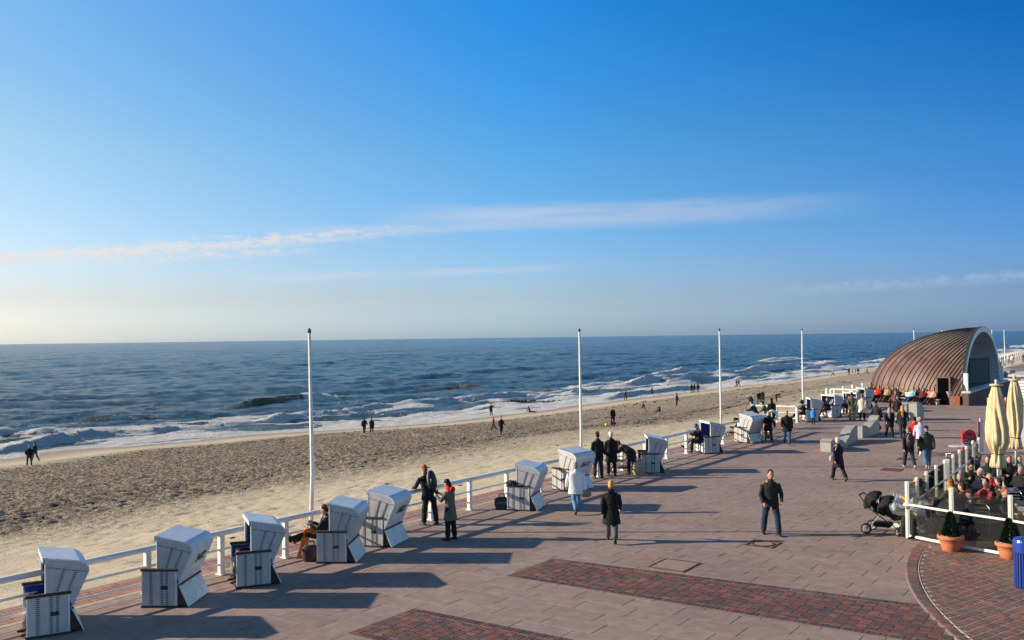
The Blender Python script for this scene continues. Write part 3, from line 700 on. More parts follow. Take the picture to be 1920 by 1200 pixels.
# ================================================================== BANDSHELL
copper = None
def copper_material():
    m, n, k, b = newmat('weathered_copper')
    ge = n.new('ShaderNodeNewGeometry'); oi = n.new('ShaderNodeObjectInfo')
    tc = n.new('ShaderNodeTexCoord')
    t = n.new('ShaderNodeTexNoise'); t.inputs['Scale'].default_value = .9; t.inputs['Detail'].default_value = 7; k.new(tc.outputs['Object'], t.inputs['Vector'])
    mp = n.new('ShaderNodeMapping'); mp.inputs['Scale'].default_value = (1, 6, 1.2); k.new(tc.outputs['Object'], mp.inputs['Vector'])
    t2 = n.new('ShaderNodeTexNoise'); t2.inputs['Scale'].default_value = 1.1; t2.inputs['Detail'].default_value = 5; k.new(mp.outputs[0], t2.inputs['Vector'])
    c1 = n.new('ShaderNodeMixRGB'); c1.inputs[1].default_value = (0.125, 0.064, 0.050, 1); c1.inputs[2].default_value = (0.185, 0.115, 0.095, 1)
    mr = n.new('ShaderNodeMapRange'); mr.inputs[1].default_value = .38; mr.inputs[2].default_value = .62; k.new(t.outputs[0], mr.inputs[0]); k.new(mr.outputs[0], c1.inputs[0])
    rr = n.new('ShaderNodeMapRange'); rr.inputs[3].default_value = .82; rr.inputs[4].default_value = 1.15; k.new(oi.outputs['Random'], rr.inputs[0])
    sc = n.new('ShaderNodeVectorMath'); sc.operation = 'SCALE'; k.new(c1.outputs[0], sc.inputs[0]); k.new(rr.outputs[0], sc.inputs['Scale'])
    # verdigris where rain lies: on the flat top
    sn = n.new('ShaderNodeSeparateXYZ'); k.new(ge.outputs['Normal'], sn.inputs[0])
    ad = n.new('ShaderNodeMath'); ad.operation = 'ADD'; k.new(sn.outputs[2], ad.inputs[0])
    ms = n.new('ShaderNodeMath'); ms.operation = 'MULTIPLY'; ms.inputs[1].default_value = .55; k.new(t2.outputs[0], ms.inputs[0]); k.new(ms.outputs[0], ad.inputs[1])
    vr = n.new('ShaderNodeMapRange'); vr.inputs[1].default_value = 1.08; vr.inputs[2].default_value = 1.38; vr.inputs[4].default_value = .8; k.new(ad.outputs[0], vr.inputs[0])
    c2 = n.new('ShaderNodeMixRGB'); c2.inputs[2].default_value = (0.14, 0.18, 0.135, 1); k.new(vr.outputs[0], c2.inputs[0]); k.new(sc.outputs[0], c2.inputs[1])
    k.new(c2.outputs[0], b.inputs['Base Color']); b.inputs['Roughness'].default_value = .6; b.inputs['Metallic'].default_value = 0
    bp = n.new('ShaderNodeBump'); bp.inputs['Strength'].default_value = .25; bp.inputs['Distance'].default_value = .05; k.new(t2.outputs[0], bp.inputs['Height']); k.new(bp.outputs[0], b.inputs['Normal'])
    MATS['copper'] = m; return m
copper = copper_material()
seam_m = M('copper_seam', (0.075, 0.046, 0.038), .6, .2, var=.3)
lining = M('shell_lining', (0.85, 0.84, 0.77), .7, var=.06, scale=2)
red_brick = M('small_red_brick', (0.30, 0.10, 0.055), .85, var=.35, scale=14, bump=.4, bscale=20)
dark_brick = M('dark_brown_brick', (0.17, 0.085, 0.062), .85, var=.3, scale=10, bump=.4, bscale=20)
coping_m = M('pale_coping', (0.55, 0.54, 0.50), .8, var=.2, scale=8, bump=.2)
black_m = M('matt_black', (0.004, 0.004, 0.004), 1.0, spec=0)  # black fixtures; also carries painted shade of the doorway and bin hole
SH = thing('bandshell', 'copper-roofed quarter-dome bandshell with a white rimmed arch and brick stage wall', 'bandshell', W(87.9, -12.9), YAWL)
aS, DS, HS, z0 = 9.35, 8.6, 5.2, 0.68
NP = 23
def shp(k, q, k_=1.0):
    """point of the shell on seam line k (0 near corner .. 23 middle .. 46 far corner), q from the foot to the rim"""
    sg = -1 if k <= NP else 1; kk = k if k <= NP else 2 * NP - k; kk = max(kk, .02)
    th = R(1.9 * kk + (90 - 1.9 * NP) * (kk / NP) ** 6); ph = R(90 * (1 - (1 - min(1, kk / NP)) ** 1.7))
    b_ = Vector((-math.sin(th), sg * math.cos(th), 0)); r_ = Vector((0, sg * math.cos(ph), math.sin(ph)))
    om = max(b_.angle(r_), 1e-4); v = (b_ * math.sin((1 - q) * om) + r_ * math.sin(q * om)) / math.sin(om)
    return Vector((v.x * DS * k_, v.y * aS * k_, z0 + v.z * HS * k_))
def vault(ka, kb, k_, m_):
    return [shp(ka + (kb - ka) * c / 3, j / m_, k_) for j in range(m_ + 1) for c in range(4)]
for i in range(2 * NP):
    m_ = 26; b = MB(); vs = vault(i, i + 1, 1, m_) + vault(i, i + 1, .985, m_); fs = []; o_ = (m_ + 1) * 4
    for j in range(m_):
        for q in range(3):
            a = j * 4 + q; fs.append((a, a + 1, a + 5, a + 4)); fs.append((o_ + a, o_ + a + 4, o_ + a + 5, o_ + a + 1))
    b.add(vs, fs); b.build('roof_panel', copper, SH, smooth=True)
for i in range(1, 2 * NP):
    b = MB(); vs = []; fs = []
    for j in range(41):
        p = shp(i, j / 40); nn = Vector((p.x / DS ** 2, p.y / aS ** 2, (p.z - z0) / HS ** 2)).normalized()
        t_ = (shp(i, min(1, j / 40 + .02)) - shp(i, max(0, j / 40 - .02))).normalized(); sd = nn.cross(t_).normalized()
        for (dl, h) in ((-.020, -.01), (-.014, .055), (.014, .055), (.020, -.01)): vs.append(p + sd * dl + nn * h)
    for j in range(40):
        for q in range(3): fs.append((j * 4 + q, j * 4 + q + 1, j * 4 + q + 5, j * 4 + q + 4))
    b.add(vs, fs).build('seam', seam_m, SH)
# arch rim
b = MB(); vs = []; fs = []; n_ = 72
for j in range(n_ + 1):
    th = math.pi * j / n_
    for (k_, x) in ((1.012, .04), (1.012, .22), (.955, .22), (.955, -.35)):
        vs.append(Vector((x, aS * k_ * math.cos(th), z0 + (HS * (k_ + (.0 if k_ > 1 else -.02))) * math.sin(th))))
for j in range(n_):
    for q in range(4): a = j * 4 + q; b2 = j * 4 + (q + 1) % 4; fs.append((a, b2, b2 + 4, a + 4))
b.add(vs, fs).build('arch_rim', lining, SH, smooth=False)
b = MB(); vs = []; fs = []
for j in range(n_ + 1):
    th = math.pi * j / n_
    for (k_, x) in ((1.022, .0), (1.022, .21), (1.013, .21), (1.013, .0)): vs.append(Vector((x, aS * k_ * math.cos(th), z0 + HS * k_ * math.sin(th))))
for j in range(n_):
    for q in range(4): a = j * 4 + q; b2 = j * 4 + (q + 1) % 4; fs.append((a, b2, b2 + 4, a + 4))
b.add(vs, fs).build('rim_flashing', M('dark_flashing', (0.05, 0.07, 0.06), .5, .4), SH)
# lining in panels
for rowi, (p0, p1) in enumerate(((0, 20), (20.7, 45), (45.7, 89))):
    for ci, (u0, u1) in enumerate(((-88, -50), (-49.4, -18), (-17.4, 12), (12.6, 36), (36.6, 58), (58.6, 88))):
        b = MB(); vs = []; fs = []
        for a in range(9):
            for c in range(9):
                ph = R(p0 + (p1 - p0) * a / 8); l = aS * .94 * math.sin(R(u0 + (u1 - u0) * c / 8)); u = l / (aS * .94); r = math.sqrt(max(0, 1 - u * u))
                vs.append(Vector((-DS * .93 * r * math.cos(ph), l, z0 + HS * .93 * r * math.sin(ph))))
        for a in range(8):
            for c in range(8): q = a * 9 + c; fs.append((q, q + 1, q + 10, q + 9))
        b.add(vs, fs).build('lining_panel', lining, SH, smooth=True)
b = MB(); vs = []; fs = []                                    # dark backing seen in the joints between lining panels
for a in range(17):
    for c in range(33):
        ph = R(90 * a / 16); l = aS * .955 * math.sin(R(-90 + 180 * c / 32)); u = l / (aS * .955); r = math.sqrt(max(0, 1 - u * u)); vs.append(Vector((-DS * .95 * r * math.cos(ph), l, z0 + HS * .945 * r * math.sin(ph))))
for a in range(16):
    for c in range(32): q = a * 33 + c; fs.append((q, q + 1, q + 34, q + 33))
b.add(vs, fs).build('lining_backing', M('lining_joint', (.05, .05, .045), .9), SH, smooth=True)
# plinth, stage, wall and coping
pl = [(-DS * 1.0 * math.cos(R(a)), aS * 1.0 * math.sin(R(a))) for a in np.linspace(-89, 89, 60)]
b = MB(); vs = []; fs = []
for (x, y) in pl:
    q = Vector((x, y, 0)); n2 = Vector((x / DS ** 2, y / aS ** 2, 0)).normalized()
    vs += [q + n2 * .05, q + n2 * .05 + Vector((0, 0, z0 + .02)), q - n2 * .35 + Vector((0, 0, z0 + .02)), q - n2 * .35]
for j in range(59):
    for q in range(4): a = j * 4 + q; b2 = j * 4 + (q + 1) % 4; fs.append((a, b2, b2 + 4, a + 4))
fs += [(0, 1, 2, 3), (236, 237, 238, 239)]
b.add(vs, fs).build('plinth', red_brick, SH)
b = MB(); b.prism([(x * .95, y * .95) for x, y in pl] + [(.1, 8.8), (.1, -8.8)], .6, .9, 'z'); b.build('stage_floor', M('stage_floor', (.12, .11, .10), .8), SH)
b = MB(); b.box((.33, 1.85, .46), (.40, 23.3, .92)); b.build('stage_wall', dark_brick, SH)
for i in range(24): MB().box((.36, -9.8 + .49 + i * .97 + .0, 1.01), (.62, .955, .17), None, .015).build('coping_stone', coping_m, SH)
MB().box((.30, -9.25, 1.75), (.30, .34, 1.35), None, .02).build('arch_column', lining, SH)
MB().box((.30, 9.25, 1.75), (.30, .34, 1.35), None, .02).build('arch_column', lining, SH)
b = MB(); b.box((-1.2, 6.9, 1.95), (1.5, .08, 2.1)); b.build('backstage_door', M('grey_door', (.30, .31, .31), .5, var=.06), SH)
b = MB(); b.box((-2.05, 6.88, 1.95), (.16, .12, 2.15)); b.box((-.38, 6.88, 1.95), (.12, .12, 2.15)); b.box((-1.22, 6.88, 3.06), (1.8, .12, .1)); b.build('door_frame', M('door_frame_grey', (.2, .2, .2), .5), SH)
b = MB(); b.box((-1.0, 7.5, 3.75), (.9, .25, .32), None, .04); b.tube([(-1.0, 7.5, 3.9), (-1.0, 7.6, 4.3)], .03); b.build('stage_lamp', black_m, SH)
b = MB(); b.box((-.6, -.5, z0 + HS * .90), (.5, 1.2, .14), None, .03); b.build('crown_lamp', black_m, SH)
b = MB(); b.box((-.25, -8.35, 2.45), (.3, .05, .5)); b.build('vent', black_m, SH)
# side doorway breaking through the shell towards the camera, its inner shade painted as a solid black block
dO = at(1774, 757.5, 0) - W(87.9, -12.9); dA, dL = dO.dot(Av), min(dO.dot(Lv), -9.36); print('DOOR', dA, dO.dot(Lv))
b = MB(); b.box((dA, dL + .62, 1.02), (.78, 1.3, 2.04)); b.build('doorway_shade', black_m, SH)
b = MB(); [b.box((dA + s_ * .45, dL + .65, 1.4), (.12, 1.36, 1.42)) for s_ in (-1, 1)]; b.box((dA, dL + .65, 2.10), (1.02, 1.36, .1)); b.build('doorway_frame', copper, SH)
b = MB(); [b.box((dA + s_ * .62, dL + .32, .36), (.46, .6, .72)) for s_ in (-1, 1)]; b.build('doorway_pier', red_brick, SH)
t = thing('waste_bin', 'tall grey metal waste bin at the bandshell side door', 'waste bin', at(1781, 759))
zinc = M('zinc', (.36, .37, .36), .4, .6, var=.15)
b = MB(); b.lathe([(.001, 0), (.24, 0), (.31, .95), (.34, .96), (.34, 1.02), (.28, 1.02), (.22, .1), (.001, .1)], 20); b.build('body', zinc, t, smooth=False)
b = MB(); b.lathe([(.285, .85), (.315, .85), (.315, .9), (.285, .9)], 20); b.build('band', M('steel', (.5, .5, .5), .35, .9), t)

# ================================================================== STONE WAVE BENCHES
granite = M('pale_granite', (0.36, 0.35, 0.32), .75, var=.12, scale=30, bump=.15, bscale=90)
def wave_block(lab, p, yaw, prof, wid):
    """prof: (distance, height) along the block; built as a body with a proud seat slab on top"""
    t = thing('stone_bench', lab, 'stone bench', p, yaw, 'wavy granite benches on the promenade')
    pr = prof; poly = [(pr[0][0], 0)] + pr + [(pr[-1][0], 0)]
    b = MB(); b.prism(poly, -wid / 2, wid / 2); b.build('body', granite, t)
    b = MB(); up = [(d, h + .012) for d, h in pr]; dn = [(d, h - .07) for d, h in reversed(pr)]
    b.prism(up + dn, -wid / 2 - .015, wid / 2 + .015); b.build('seat_slab', granite, t)
    return t
def smooth_prof(pts, n=22):
    xs = np.array([p[0] for p in pts]); ys = np.array([p[1] for p in pts]); x = np.linspace(xs[0], xs[-1], n)
    tt = np.interp(x, xs, np.arange(len(xs))); out_ = []
    for q, xx in zip(tt, x):
        i = min(int(q), len(xs) - 2); f = q - i; f = f * f * (3 - 2 * f); out_.append((float(xx), float(ys[i] * (1 - f) + ys[i + 1] * f)))
    return out_
pA, pB0, pB1 = at(1548, 847), at(1586, 838), at(1607, 822)
wave_block('low rounded granite end block nearest the woman in the pale hat', pA, -38, smooth_prof([(0, .50), (.35, .58), (1.4, .45), (2.3, .12)]), .5)
wave_block('granite wave bench rising away from the camera behind the woman in the pale hat', at(1573, 838), -31, smooth_prof([(0, .08), (.9, .30), (2.1, .70), (2.9, .80), (3.4, .76)]), .45)
wave_block('granite wave bench with a dipped seat beside the man in the dark jacket', at(1609, 821), -36, smooth_prof([(0, .68), (.4, .62), (1.3, .44), (2.5, .68), (3.3, .95)]), .45)
wave_block('tall square ended granite block in front of the seated row', at(1712, 788), -40, [(0, 1.14), (.5, 1.12), (.8, 1.08), (1.4, .6)], .5)
wave_block('low granite block between the scarf couple and the seated row', at(1693, 772), -35, smooth_prof([(0, .5), (.8, .62), (1.5, .45)]), .5)
wave_block('distant granite block under the person in blue right of the bandshell', at(1870, 713), -38, smooth_prof([(0, .55), (.7, .85), (2, 1.0)]), .9)
wave_block('distant upright granite block left of the two white ended ones', at(1885, 712), -38, [(0, 1.0), (1.6, 1.05), (3, .7)], .9)
wave_block('distant granite block with a sunlit white edge', at(1893, 710), -38, [(0, 1.0), (1.2, .95), (2.2, .5)], .7)
wave_block('rightmost distant granite block by the far brick verge', at(1901, 708), -38, smooth_prof([(0, .8), (1.2, .7), (2.4, .35)]), .8)
wave_block('curved granite bench showing between the two folded parasols', at(1890, 760), -60, smooth_prof([(0, .35), (1.4, .62), (3.2, 1.15), (4.6, 1.3)]), .8)

# ================================================================== BEACH CHAIRS
def wicker_material():
    m, n, k, b = newmat('white_wicker'); tc = n.new('ShaderNodeTexCoord')
    w1 = n.new('ShaderNodeTexWave'); w1.wave_type = 'BANDS'; w1.bands_direction = 'Y'; w1.inputs['Scale'].default_value = 9; w1.inputs['Distortion'].default_value = .3
    w2 = n.new('ShaderNodeTexWave'); w2.wave_type = 'BANDS'; w2.bands_direction = 'Z'; w2.inputs['Scale'].default_value = 15; w2.inputs['Distortion'].default_value = .4
    k.new(tc.outputs['Object'], w1.inputs['Vector']); k.new(tc.outputs['Object'], w2.inputs['Vector'])
    mn = n.new('ShaderNodeMath'); mn.operation = 'MULTIPLY'; k.new(w1.outputs['Fac'], mn.inputs[0]); k.new(w2.outputs['Fac'], mn.inputs[1])
    oi = n.new('ShaderNodeObjectInfo'); t = n.new('ShaderNodeTexNoise'); t.inputs['Scale'].default_value = 5; t.inputs['Detail'].default_value = 4; k.new(tc.outputs['Object'], t.inputs['Vector'])
    mr = n.new('ShaderNodeMapRange'); mr.inputs[3].default_value = .72; mr.inputs[4].default_value = 1.05; k.new(mn.outputs[0], mr.inputs[0])
    m3 = n.new('ShaderNodeMapRange'); m3.inputs[1].default_value = .3; m3.inputs[2].default_value = .7; m3.inputs[3].default_value = .88; m3.inputs[4].default_value = 1.06; k.new(t.outputs[0], m3.inputs[0])
    mm = n.new('ShaderNodeMath'); mm.operation = 'MULTIPLY'; k.new(mr.outputs[0], mm.inputs[0]); k.new(m3.outputs[0], mm.inputs[1])
    sc = n.new('ShaderNodeVectorMath'); sc.operation = 'SCALE'; sc.inputs[0].default_value = (.66, .655, .63); k.new(mm.outputs[0], sc.inputs['Scale'])
    k.new(sc.outputs[0], b.inputs['Base Color']); b.inputs['Roughness'].default_value = .5
    bp = n.new('ShaderNodeBump'); bp.inputs['Strength'].default_value = .7; bp.inputs['Distance'].default_value = .008; k.new(mn.outputs[0], bp.inputs['Height']); k.new(bp.outputs[0], b.inputs['Normal'])
    MATS['wicker'] = m; return m
def stripes(name, c1, c2, axis, scale, rough=.6, duty=.5):
    m, n, k, b = newmat(name); tc = n.new('ShaderNodeTexCoord'); s_ = n.new('ShaderNodeSeparateXYZ'); k.new(tc.outputs['Object'], s_.inputs[0])
    mu = n.new('ShaderNodeMath'); mu.operation = 'MULTIPLY'; mu.inputs[1].default_value = scale; k.new(s_.outputs[axis], mu.inputs[0])
    ad = n.new('ShaderNodeMath'); ad.operation = 'ADD'; ad.inputs[1].default_value = 100.1; k.new(mu.outputs[0], ad.inputs[0])
    fr = n.new('ShaderNodeMath'); fr.operation = 'FRACT'; k.new(ad.outputs[0], fr.inputs[0])
    gt = n.new('ShaderNodeMath'); gt.operation = 'GREATER_THAN'; gt.inputs[1].default_value = duty; k.new(fr.outputs[0], gt.inputs[0])
    mx = n.new('ShaderNodeMixRGB'); mx.inputs[1].default_value = (*c1, 1); mx.inputs[2].default_value = (*c2, 1); k.new(gt.outputs[0], mx.inputs[0])
    k.new(mx.outputs[0], b.inputs['Base Color']); b.inputs['Roughness'].default_value = rough; MATS[name] = m; return m
wicker = wicker_material()
canvas = M('white_canvas', (.66, .68, .71), .38, var=.08, scale=5, bump=.12, bscale=14)
board = M('white_board', (.68, .68, .65), .5, var=.13, scale=5, bump=.1, rnd=.05)
weave = stripes('dark_weave', (.07, .06, .055), (.5, .5, .48), 2, 26, .7, .56)
band_g = stripes('grey_weave', (.19, .18, .17), (.42, .41, .40), 2, 30, .7, .5)
blue_s = stripes('blue_striped_fabric', (.015, .04, .20), (.42, .48, .58), 0, 6.3, .85, .62)
blue_f = M('blue_fabric', (.012, .035, .22), .85, var=.12, bump=.2)
dark_wood = M('weathered_dark_wood', (.050, .036, .030), .8, var=.35, scale=18, bump=.4)
red_wood = M('reddish_wood', (.16, .06, .035), .7, var=.25, scale=18, bump=.3)
number_m = M('number_paint', (.02, .02, .022), .6)
BW = .60                                             # half width
def fy(v): return .38 - v
def beach_chair(label, loc, yaw, number=None, wood=None, bands=None, group='white beach chairs along the promenade', far=False):
    t = thing('beach_chair', label, 'beach chair', loc, yaw, group)
    wood = wood or dark_wood; bands = bands or weave
    prof = [(.34, .70), (.34, 1.50), (.93, 1.375), (1.03, 1.32), (1.085, 1.245), (1.09, 1.16), (.80, .52), (.74, .70)]
    P_ = [(fy(a), z) for a, z in prof]
    for s_ in (-1, 1):
        x = s_ * (BW - .02)
        p = MB().box((x, 0, .40), (.04, .755, .74)).build('side_panel', wicker, t)
        MB().box((x, 0, .795), (.10, .80, .055), None, .012).build('armrest', wood, t)
        h = MB().prism(P_, x - .018, x + .018).build('hood_side', wicker, t)
        xo = s_ * (BW + .003)
        if not far:
            for yy, ww, mt in ((.18, .055, bands), (-.05, .05, bands), (-.16, .05, bands), (.36, .028, board), (-.355, .028, board)):
                MB().box((xo, yy, .40), (.012, ww, .72)).build('weave_band', mt, p)
            b = MB(); b.box((xo, -.105, .42), (.04, .15, .075), None, .01); b.box((xo + s_ * .02, -.105, .42), (.03, .10, .03), None, .008); b.build('handle', dark_wood, p)
            xh = s_ * (BW + .003)
            # slanting weave bands and the seam of the hood side
            for (a0, z0_, a1, z1_) in ((.53, .83, .66, 1.27), (.72, .83, .875, 1.20)):
                poly = [(fy(a0 - .02), z0_), (fy(a0 + .02), z0_), (fy(a1 + .02), z1_), (fy(a1 - .02), z1_)]
                MB().prism(poly, xh - .006, xh + .006).build('weave_band', bands, h)
            poly = [(fy(.35), 1.305), (fy(.35), 1.325), (fy(1.06), 1.165), (fy(1.06), 1.145)]
            MB().prism(poly, xh - .006, xh + .010).build('hood_seam', band_g, h)
            MB().box((x, fy(.335), 1.10), (.048, .03, .82), None, .008).build('front_edge', board, h)
    MB().box((0, 0, .025), (2 * BW + .02, .79, .05)).build('base_board', dark_wood, t)
    MB().box((0, -.02, .40), (2 * BW - .08, .66, .10), None, .03).build('seat_cushion', blue_s, t)
    MB().box((0, .30, .20), (2 * BW - .09, .05, .30)).build('footrest_drawer', board, t)
    # hood shell: roof, rounded rear shoulder and rear panel, following the profile
    outer = [(.28, 1.512), (.93, 1.385), (1.035, 1.33), (1.095, 1.25), (1.10, 1.155)]
    inner = [(a - .012 if i else a, z - .028) for i, (a, z) in enumerate(outer)]
    b = MB(); b.prism([(fy(a), z) for a, z in outer[:4]] + [(fy(a), z) for a, z in reversed(inner[:4])], -BW - .006, BW + .006); b.build('roof', canvas, t)
    b = MB(); b.prism([(fy(1.095), 1.25), (fy(1.10), 1.155), (fy(.805), .50), (fy(.77), .50), (fy(1.065), 1.16), (fy(1.06), 1.24)], -BW + .001, BW - .001); b.build('hood_back', board if number else wicker, t)
    b = MB(); b.prism([(fy(.28), 1.512), (fy(.28), 1.40), (fy(.30), 1.40), (fy(.31), 1.50)], -BW - .006, BW + .006); b.build('awning_valance', canvas, t)
    b = MB(); b.prism([(fy(1.02), 1.22), (fy(.94), 1.26), (fy(.58), .50), (fy(.70), .45)], -BW + .05, BW - .05); b.build('backrest', blue_s, t)
    for s_ in (-1, 1):
        b = MB(); b.prism([(fy(.37), .80), (fy(.37), 1.46), (fy(.9), 1.34), (fy(.72), .80)], s_ * (BW - .045) - .004, s_ * (BW - .045) + .004); b.build('blue_lining', blue_f, t)
        b = MB(); b.box((s_ * (BW - .046), .1, .62), (.01, .5, .26)); b.build('blue_lining', blue_f, t)
    b = MB(); b.prism([(fy(.80), .485), (fy(.775), .485), (fy(.985), .03), (fy(1.01), .03)], -BW + .01, BW - .01); b.build('rear_flap', board, t)
    b = MB(); b.prism([(fy(.82), .50), (fy(.79), .50), (fy(.79), .465), (fy(.83), .465)], -BW + .005, BW - .005); b.build('flap_hinge_rail', dark_wood, t)
    for s_ in (-1, 1):
        b = MB(); b.prism([(fy(.758), .46), (fy(.758), .05), (fy(.98), .05), (fy(.80), .46)], s_ * (BW - .06) - .01, s_ * (BW - .06) + .01); b.build('flap_cheek', dark_wood, t)
    b = MB(); b.box((0, -.37, .25), (2 * BW - .1, .02, .4)); b.build('rear_board', dark_wood, t)
    if number:
        cu = bpy.data.curves.new('n', 'FONT'); cu.body = number; cu.size = .26; cu.extrude = .002; cu.align_x = 'CENTER'; cu.align_y = 'CENTER'; cu.shear = .25; cu.offset = .004
        tmp = bpy.data.objects.new('n', cu); COL.objects.link(tmp); dg = bpy.context.evaluated_depsgraph_get(); me = bpy.data.meshes.new_from_object(tmp.evaluated_get(dg)); bpy.data.objects.remove(tmp)
        me.materials.clear(); me.materials.append(number_m); o = bpy.data.objects.new('painted_number', me); COL.objects.link(o); o.parent = t
        up = Vector((0, fy(1.10) - fy(.805), 1.155 - .50)).normalized(); xr = Vector((1, 0, 0)); nn = xr.cross(up)
        c = Vector((.08, fy(.995), .925)) + nn * .012
        o.matrix_local = Matrix(((xr.x, up.x, nn.x, c.x), (xr.y, up.y, nn.y, c.y), (xr.z, up.z, nn.z, c.z), (0, 0, 0, 1)))
    return t
def chair_at(label, px, py, rel, **kw):
    p = at(px, py); az_ = math.degrees(math.atan2(p.x, p.y)); yaw = 90 - az_ - rel
    xdir = Vector((math.cos(R(yaw)), math.sin(R(yaw)), 0))      # local +x is the far side
    return beach_chair(label, p + xdir * BW, yaw, **kw), p
BC = {}
for i, (px, py, rel, lab, kw) in enumerate([
    (91, 1194, -4, 'white wicker beach chair at the bottom left corner with two blue patches inside its armrest', {}),
    (299, 1140, 23, 'beach chair second from the left, dark number across its back', dict(number='3472')),
    (476, 1101, -7, 'beach chair third from the left with plain blue lining showing, no blanket', {}),
    (622, 1057, 14, 'beach chair of the reader with the orange blanket', dict(bands=band_g)),
    (694, 1026, 25, 'beach chair numbered 3622 left of the man with the backpack', dict(number='3622', bands=band_g)),
    (972, 958, 15, 'beach chair left of the white jacket woman with a dark bag at its front', dict(bands=band_g)),
    (1051, 920, 38, 'beach chair with number ending 17 behind the head of the white jacket woman', dict(number='3617', wood=red_wood, bands=band_g)),
    (1220, 888, -7, 'beach chair directly right of the bent person in the red hat', dict(bands=band_g)),
    (1335, 851, -24, 'beach chair with open blue striped inside behind the blue-capped reader', dict(bands=band_g)),
    (1389, 830, 33, 'beach chair turned away just left of the woman with the wheeled walker', dict(wood=red_wood, bands=band_g)),
    (1523, 791, -14, 'beach chair behind the small child in the blue coat', dict(bands=band_g)),
    (1567, 783, -46, 'beach chair opened towards the camera, deep blue inside, by the second stairs', dict(bands=band_g)),
    (1608, 777, -48, 'beach chair opened towards the camera behind the man in the olive jacket', dict(bands=band_g)),
    (1624, 766, -30, 'beach chair nearest the seated row, behind the woman in the cream coat', dict(bands=band_g))]):
    BC[i + 1] = chair_at(lab, px, py, rel, **kw)[0]
def mini_chair(label, loc, yaw, group):
    t = thing('beach_chair', label, 'beach chair', loc, yaw, group)
    b = MB(); b.box((0, 0, .41), (1.2, .76, .8), None, .02); b.build('base', wicker, t)
    b = MB(); b.prism([(.05, .8), (.05, 1.5), (-.6, 1.36), (-.72, 1.2), (-.4, .8)], -.6, .6); b.build('hood', wicker, t)
    b = MB(); b.prism([(.10, 1.53), (-.6, 1.40), (-.7, 1.3), (-.72, 1.28), (-.6, 1.37), (.10, 1.5)], -.62, .62); b.build('roof', canvas, t)
    return t
m0 = None
far_labels = ['nearest the bandshell', 'second from the bandshell', 'third from the bandshell']
for i in range(17):
    px = 1869 + 51 * (i / 16) ** 1.0 + (i > 12) * 0; L = 158 + i * 2.75 + (i * .25) ** 2
    A = -21.8 - (L - 158) * .045
    lab = ['first', 'second', 'third', 'fourth', 'fifth', 'sixth', 'seventh', 'eighth', 'ninth', 'tenth', 'eleventh', 'twelfth', 'thirteenth', 'fourteenth', 'fifteenth', 'sixteenth', 'farthest'][i] + ' white beach chair of the far row, counted from the bandshell'
    g = 'far row of white beach chairs' if i > 1 else None
    if m0 is None: c = m0 = mini_chair(lab, W(L, A), 140, 'far row of white beach chairs')
    else: c = copy_tree(m0); c['label'] = lab; c['group'] = 'far row of white beach chairs'
    c.location = W(L, A); c.rotation_euler = (0, 0, R(-34.6 + 175 + rng.uniform(-12, 12)))

# ================================================================== PEOPLE
SKIN = M('skin', (.50, .27, .19), .55, var=.08, scale=12, bump=.1)
SKIN_RED = M('ruddy_skin', (.52, .22, .16), .55, var=.08, scale=12)
BLACK = (.013, .013, .015); NAVY = (.016, .022, .045); JEANS = (.045, .085, .16); LJEANS = (.10, .22, .42); DJEANS = (.02, .032, .06)
GREYT = (.10, .105, .11); TAN = (.34, .20, .09); CREAM = (.62, .57, .44); WHITE = (.78, .77, .75); OLIVE = (.10, .10, .055); BROWN = (.10, .05, .025)
RED = (.62, .02, .02); TEAL = (.22, .46, .46); MAROON = (.13, .015, .035); PINK = (.62, .25, .30); GOLD = (.42, .27, .10); BLUE = (.03, .09, .50); KHAKI = (.125, .13, .085)
HB, HD, HG, HW, HBL, HR = (.045, .022, .012), (.012, .010, .009), (.28, .26, .24), (.62, .60, .55), (.55, .30, .09), (.30, .09, .03)
